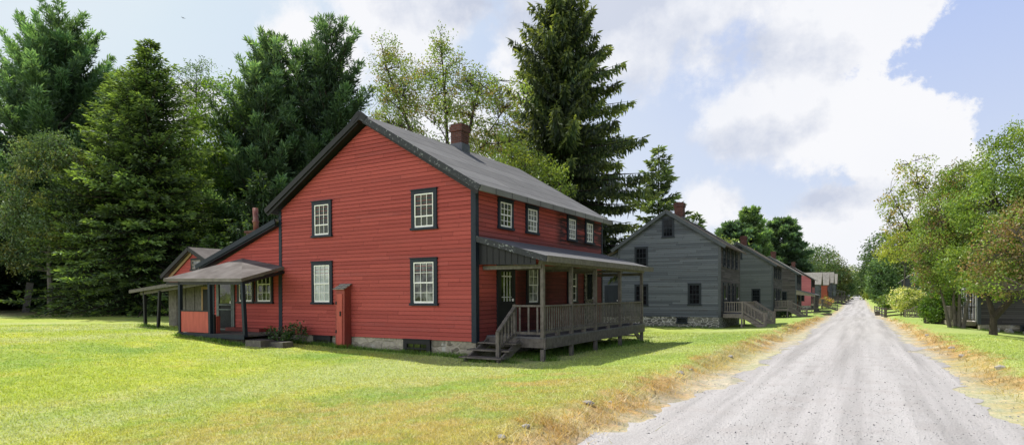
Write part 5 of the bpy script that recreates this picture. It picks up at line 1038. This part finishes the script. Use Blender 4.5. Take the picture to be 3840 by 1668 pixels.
def blob(u, v, ru, rv, rot=0.0):
    """cloud lump seen in the direction (azimuth, elevation)"""
    return t.math('SUBTRACT', 1.0, t.n('ShaderNodeVectorMath', {0: t.n('ShaderNodeMapping', {0: p2, 1: (R(u), R(v), 0), 2: (0, 0, R(rot)), 3: (R(ru), R(rv), 1)}, vector_type='TEXTURE').outputs[0]}, operation='LENGTH').outputs['Value'])
def union(bl):
    r = bl[0]
    for b in bl[1:]: r = t.n('ShaderNodeMath', {0: r, 1: b, 2: .25}, operation='SMOOTH_MAX').outputs[0]
    return r
CLOUDS = [(-17, 25, 17, 8, 0), (-3, 22.5, 8.5, 7, 0), (-5, 15.5, 9, 5, 0), (.5, 26, 5, 5, 0), (3, 12, 5, 6, 0), (-18, 30, 16, 8, 0), (1, 5, 8, 5, 0), (-27, 20, 7, 5, 0),
          (-12, 8, 3.6, 3.2, -8), (-9.5, 6, 4, 2, 0), (-59, 15.5, 4.2, 3.4, 0), (-48.5, 21.5, 5.5, 5, 0), (-41, 26, 9, 5, 0), (-66, 12, 5, 3, 0), (-36, 14, 8, 5, 0), (-74, 10, 6, 3, 0), (-30, 7, 6, 4, 0),
          (60, 18, 24, 9, 0), (120, 24, 30, 12, 0), (175, 20, 26, 11, 0), (-130, 22, 30, 12, 0), (-175, 16, 20, 8, 0)]
d = union([blob(*c) for c in CLOUDS])
edge_ = t.math('ADD', d, t.math('ADD', t.math('MULTIPLY', t.math('SUBTRACT', nz, .5), 2.1), t.math('MULTIPLY', t.math('SUBTRACT', nf, .5), .75)))
dens = t.math('POWER', t.n('ShaderNodeMapRange', {0: edge_, 1: t.n('ShaderNodeMapRange', {0: az, 1: R(-7), 2: R(0), 3: -.02, 4: .05}).outputs[0], 2: t.n('ShaderNodeMapRange', {0: az, 1: R(-7), 2: R(0), 3: .42, 4: .2}).outputs[0], 3: 0.0, 4: 1.0}, interpolation_type='SMOOTHSTEP').outputs[0], .85)
shade = union([blob(*c) for c in [(-20, 27, 17, 5.5, 0), (-9, 20.5, 7, 3, 0), (-14, 13.5, 7.5, 2.6, 0), (-19, 18.5, 6, 2.4, 0), (-34, 27, 9, 3, 0), (-3, 8.5, 6, 2, 0), (-70, 22, 12, 4, 0)]])
off = t.n('ShaderNodeVectorMath', {0: dirv, 1: (-.02, 0, .045)}, operation='ADD').outputs[0]
rel = t.math('SUBTRACT', t.noise(off, 5.0, 8, .6), nz)
sh = t.ramp(t.math('ADD', t.math('ADD', shade, t.math('MULTIPLY', rel, 4.5)), t.math('MULTIPLY', t.math('SUBTRACT', nz, .5), .9)), -.2, .75)
cc = t.mix(sh, (.95, .955, .985), (.58, .63, .76)); cc = t.mix(t.math('MULTIPLY', t.ramp(nb, .4, .62), .35), cc, (.8, .84, .93))
base = t.mix(t.ramp(az, R(-62), R(-4)), (.78, .89, .95), (.53, .645, .97)); base = t.mix(t.ramp(el, R(22), R(1)), base, (.80, .86, .95))
veil = t.math('MULTIPLY', t.ramp(nb, .38, .66), t.ramp(az, R(2), R(-40)))
base = t.mix(t.math('MULTIPLY', veil, .6), base, (.9, .93, .96))
nish = t.n('ShaderNodeVectorMath', {0: sky.outputs[0], 3: .1}, operation='SCALE').outputs[0]
base = t.mix(.86, nish, base)
col = t.mix(dens, base, cc)
behind = t.ramp(sp.outputs[1], -.2, -.65); east = t.ramp(sp.outputs[0], .4, .7)
col = t.mix(1.0, col, t.mix(east, (1, 1, 1), (.25, .27, .3)), 'MULTIPLY')  # unseen sky on the right dimmed to darken the porch wall
col = t.mix(1.0, col, t.mix(behind, (1, 1, 1), (2.6, 2.45, 2.35)), 'MULTIPLY')  # unseen sky behind the camera brightened as added fill for the shaded gable
col = t.mix(t.ramp(el, R(30), R(38)), col, (.09, .125, .23))  # overhead sky out of view darkened to deepen the shade
col = t.mix(t.ramp(sp.outputs[2], .0, -.06), col, (.16, .18, .1))
bg = t.n('ShaderNodeBackground', {0: col, 1: 1.0}); t.n('ShaderNodeOutputWorld', {0: bg.outputs[0]})
wd.cycles.sampling_method = 'MANUAL'; wd.cycles.sample_map_resolution = 1024

ld = bpy.data.lights.new('sun', 'SUN'); ld.energy = 5.0; ld.angle = R(.5); ld.color = (1.0, .95, .86); so_ = bpy.data.objects.new('sun', ld); link(so_)
sv = Vector((math.sin(R(AZ)) * math.cos(R(EL)), math.cos(R(AZ)) * math.cos(R(EL)), math.sin(R(EL)))); so_.rotation_euler = sv.to_track_quat('Z', 'Y').to_euler()

cd = bpy.data.cameras.new('camera'); cam = bpy.data.objects.new('camera', cd); link(cam); S.camera = cam
cd.sensor_width = 36; cd.lens = 36 * 2255 / 3840; cd.shift_y = 286 / 3840; cd.clip_start = .1; cd.clip_end = 3000
cam.location = (0, 0, 1.72); cam.rotation_euler = (R(90), 0, math.atan(1320 / 2255))
S.view_settings.view_transform = 'Standard'; S.view_settings.look = 'None'; S.view_settings.exposure = 0; S.view_settings.gamma = 1
S.render.engine = 'CYCLES'; S.cycles.max_bounces = 6; S.cycles.diffuse_bounces = 3; S.cycles.glossy_bounces = 2; S.cycles.transmission_bounces = 3; S.cycles.transparent_max_bounces = 4; S.cycles.use_denoising = True
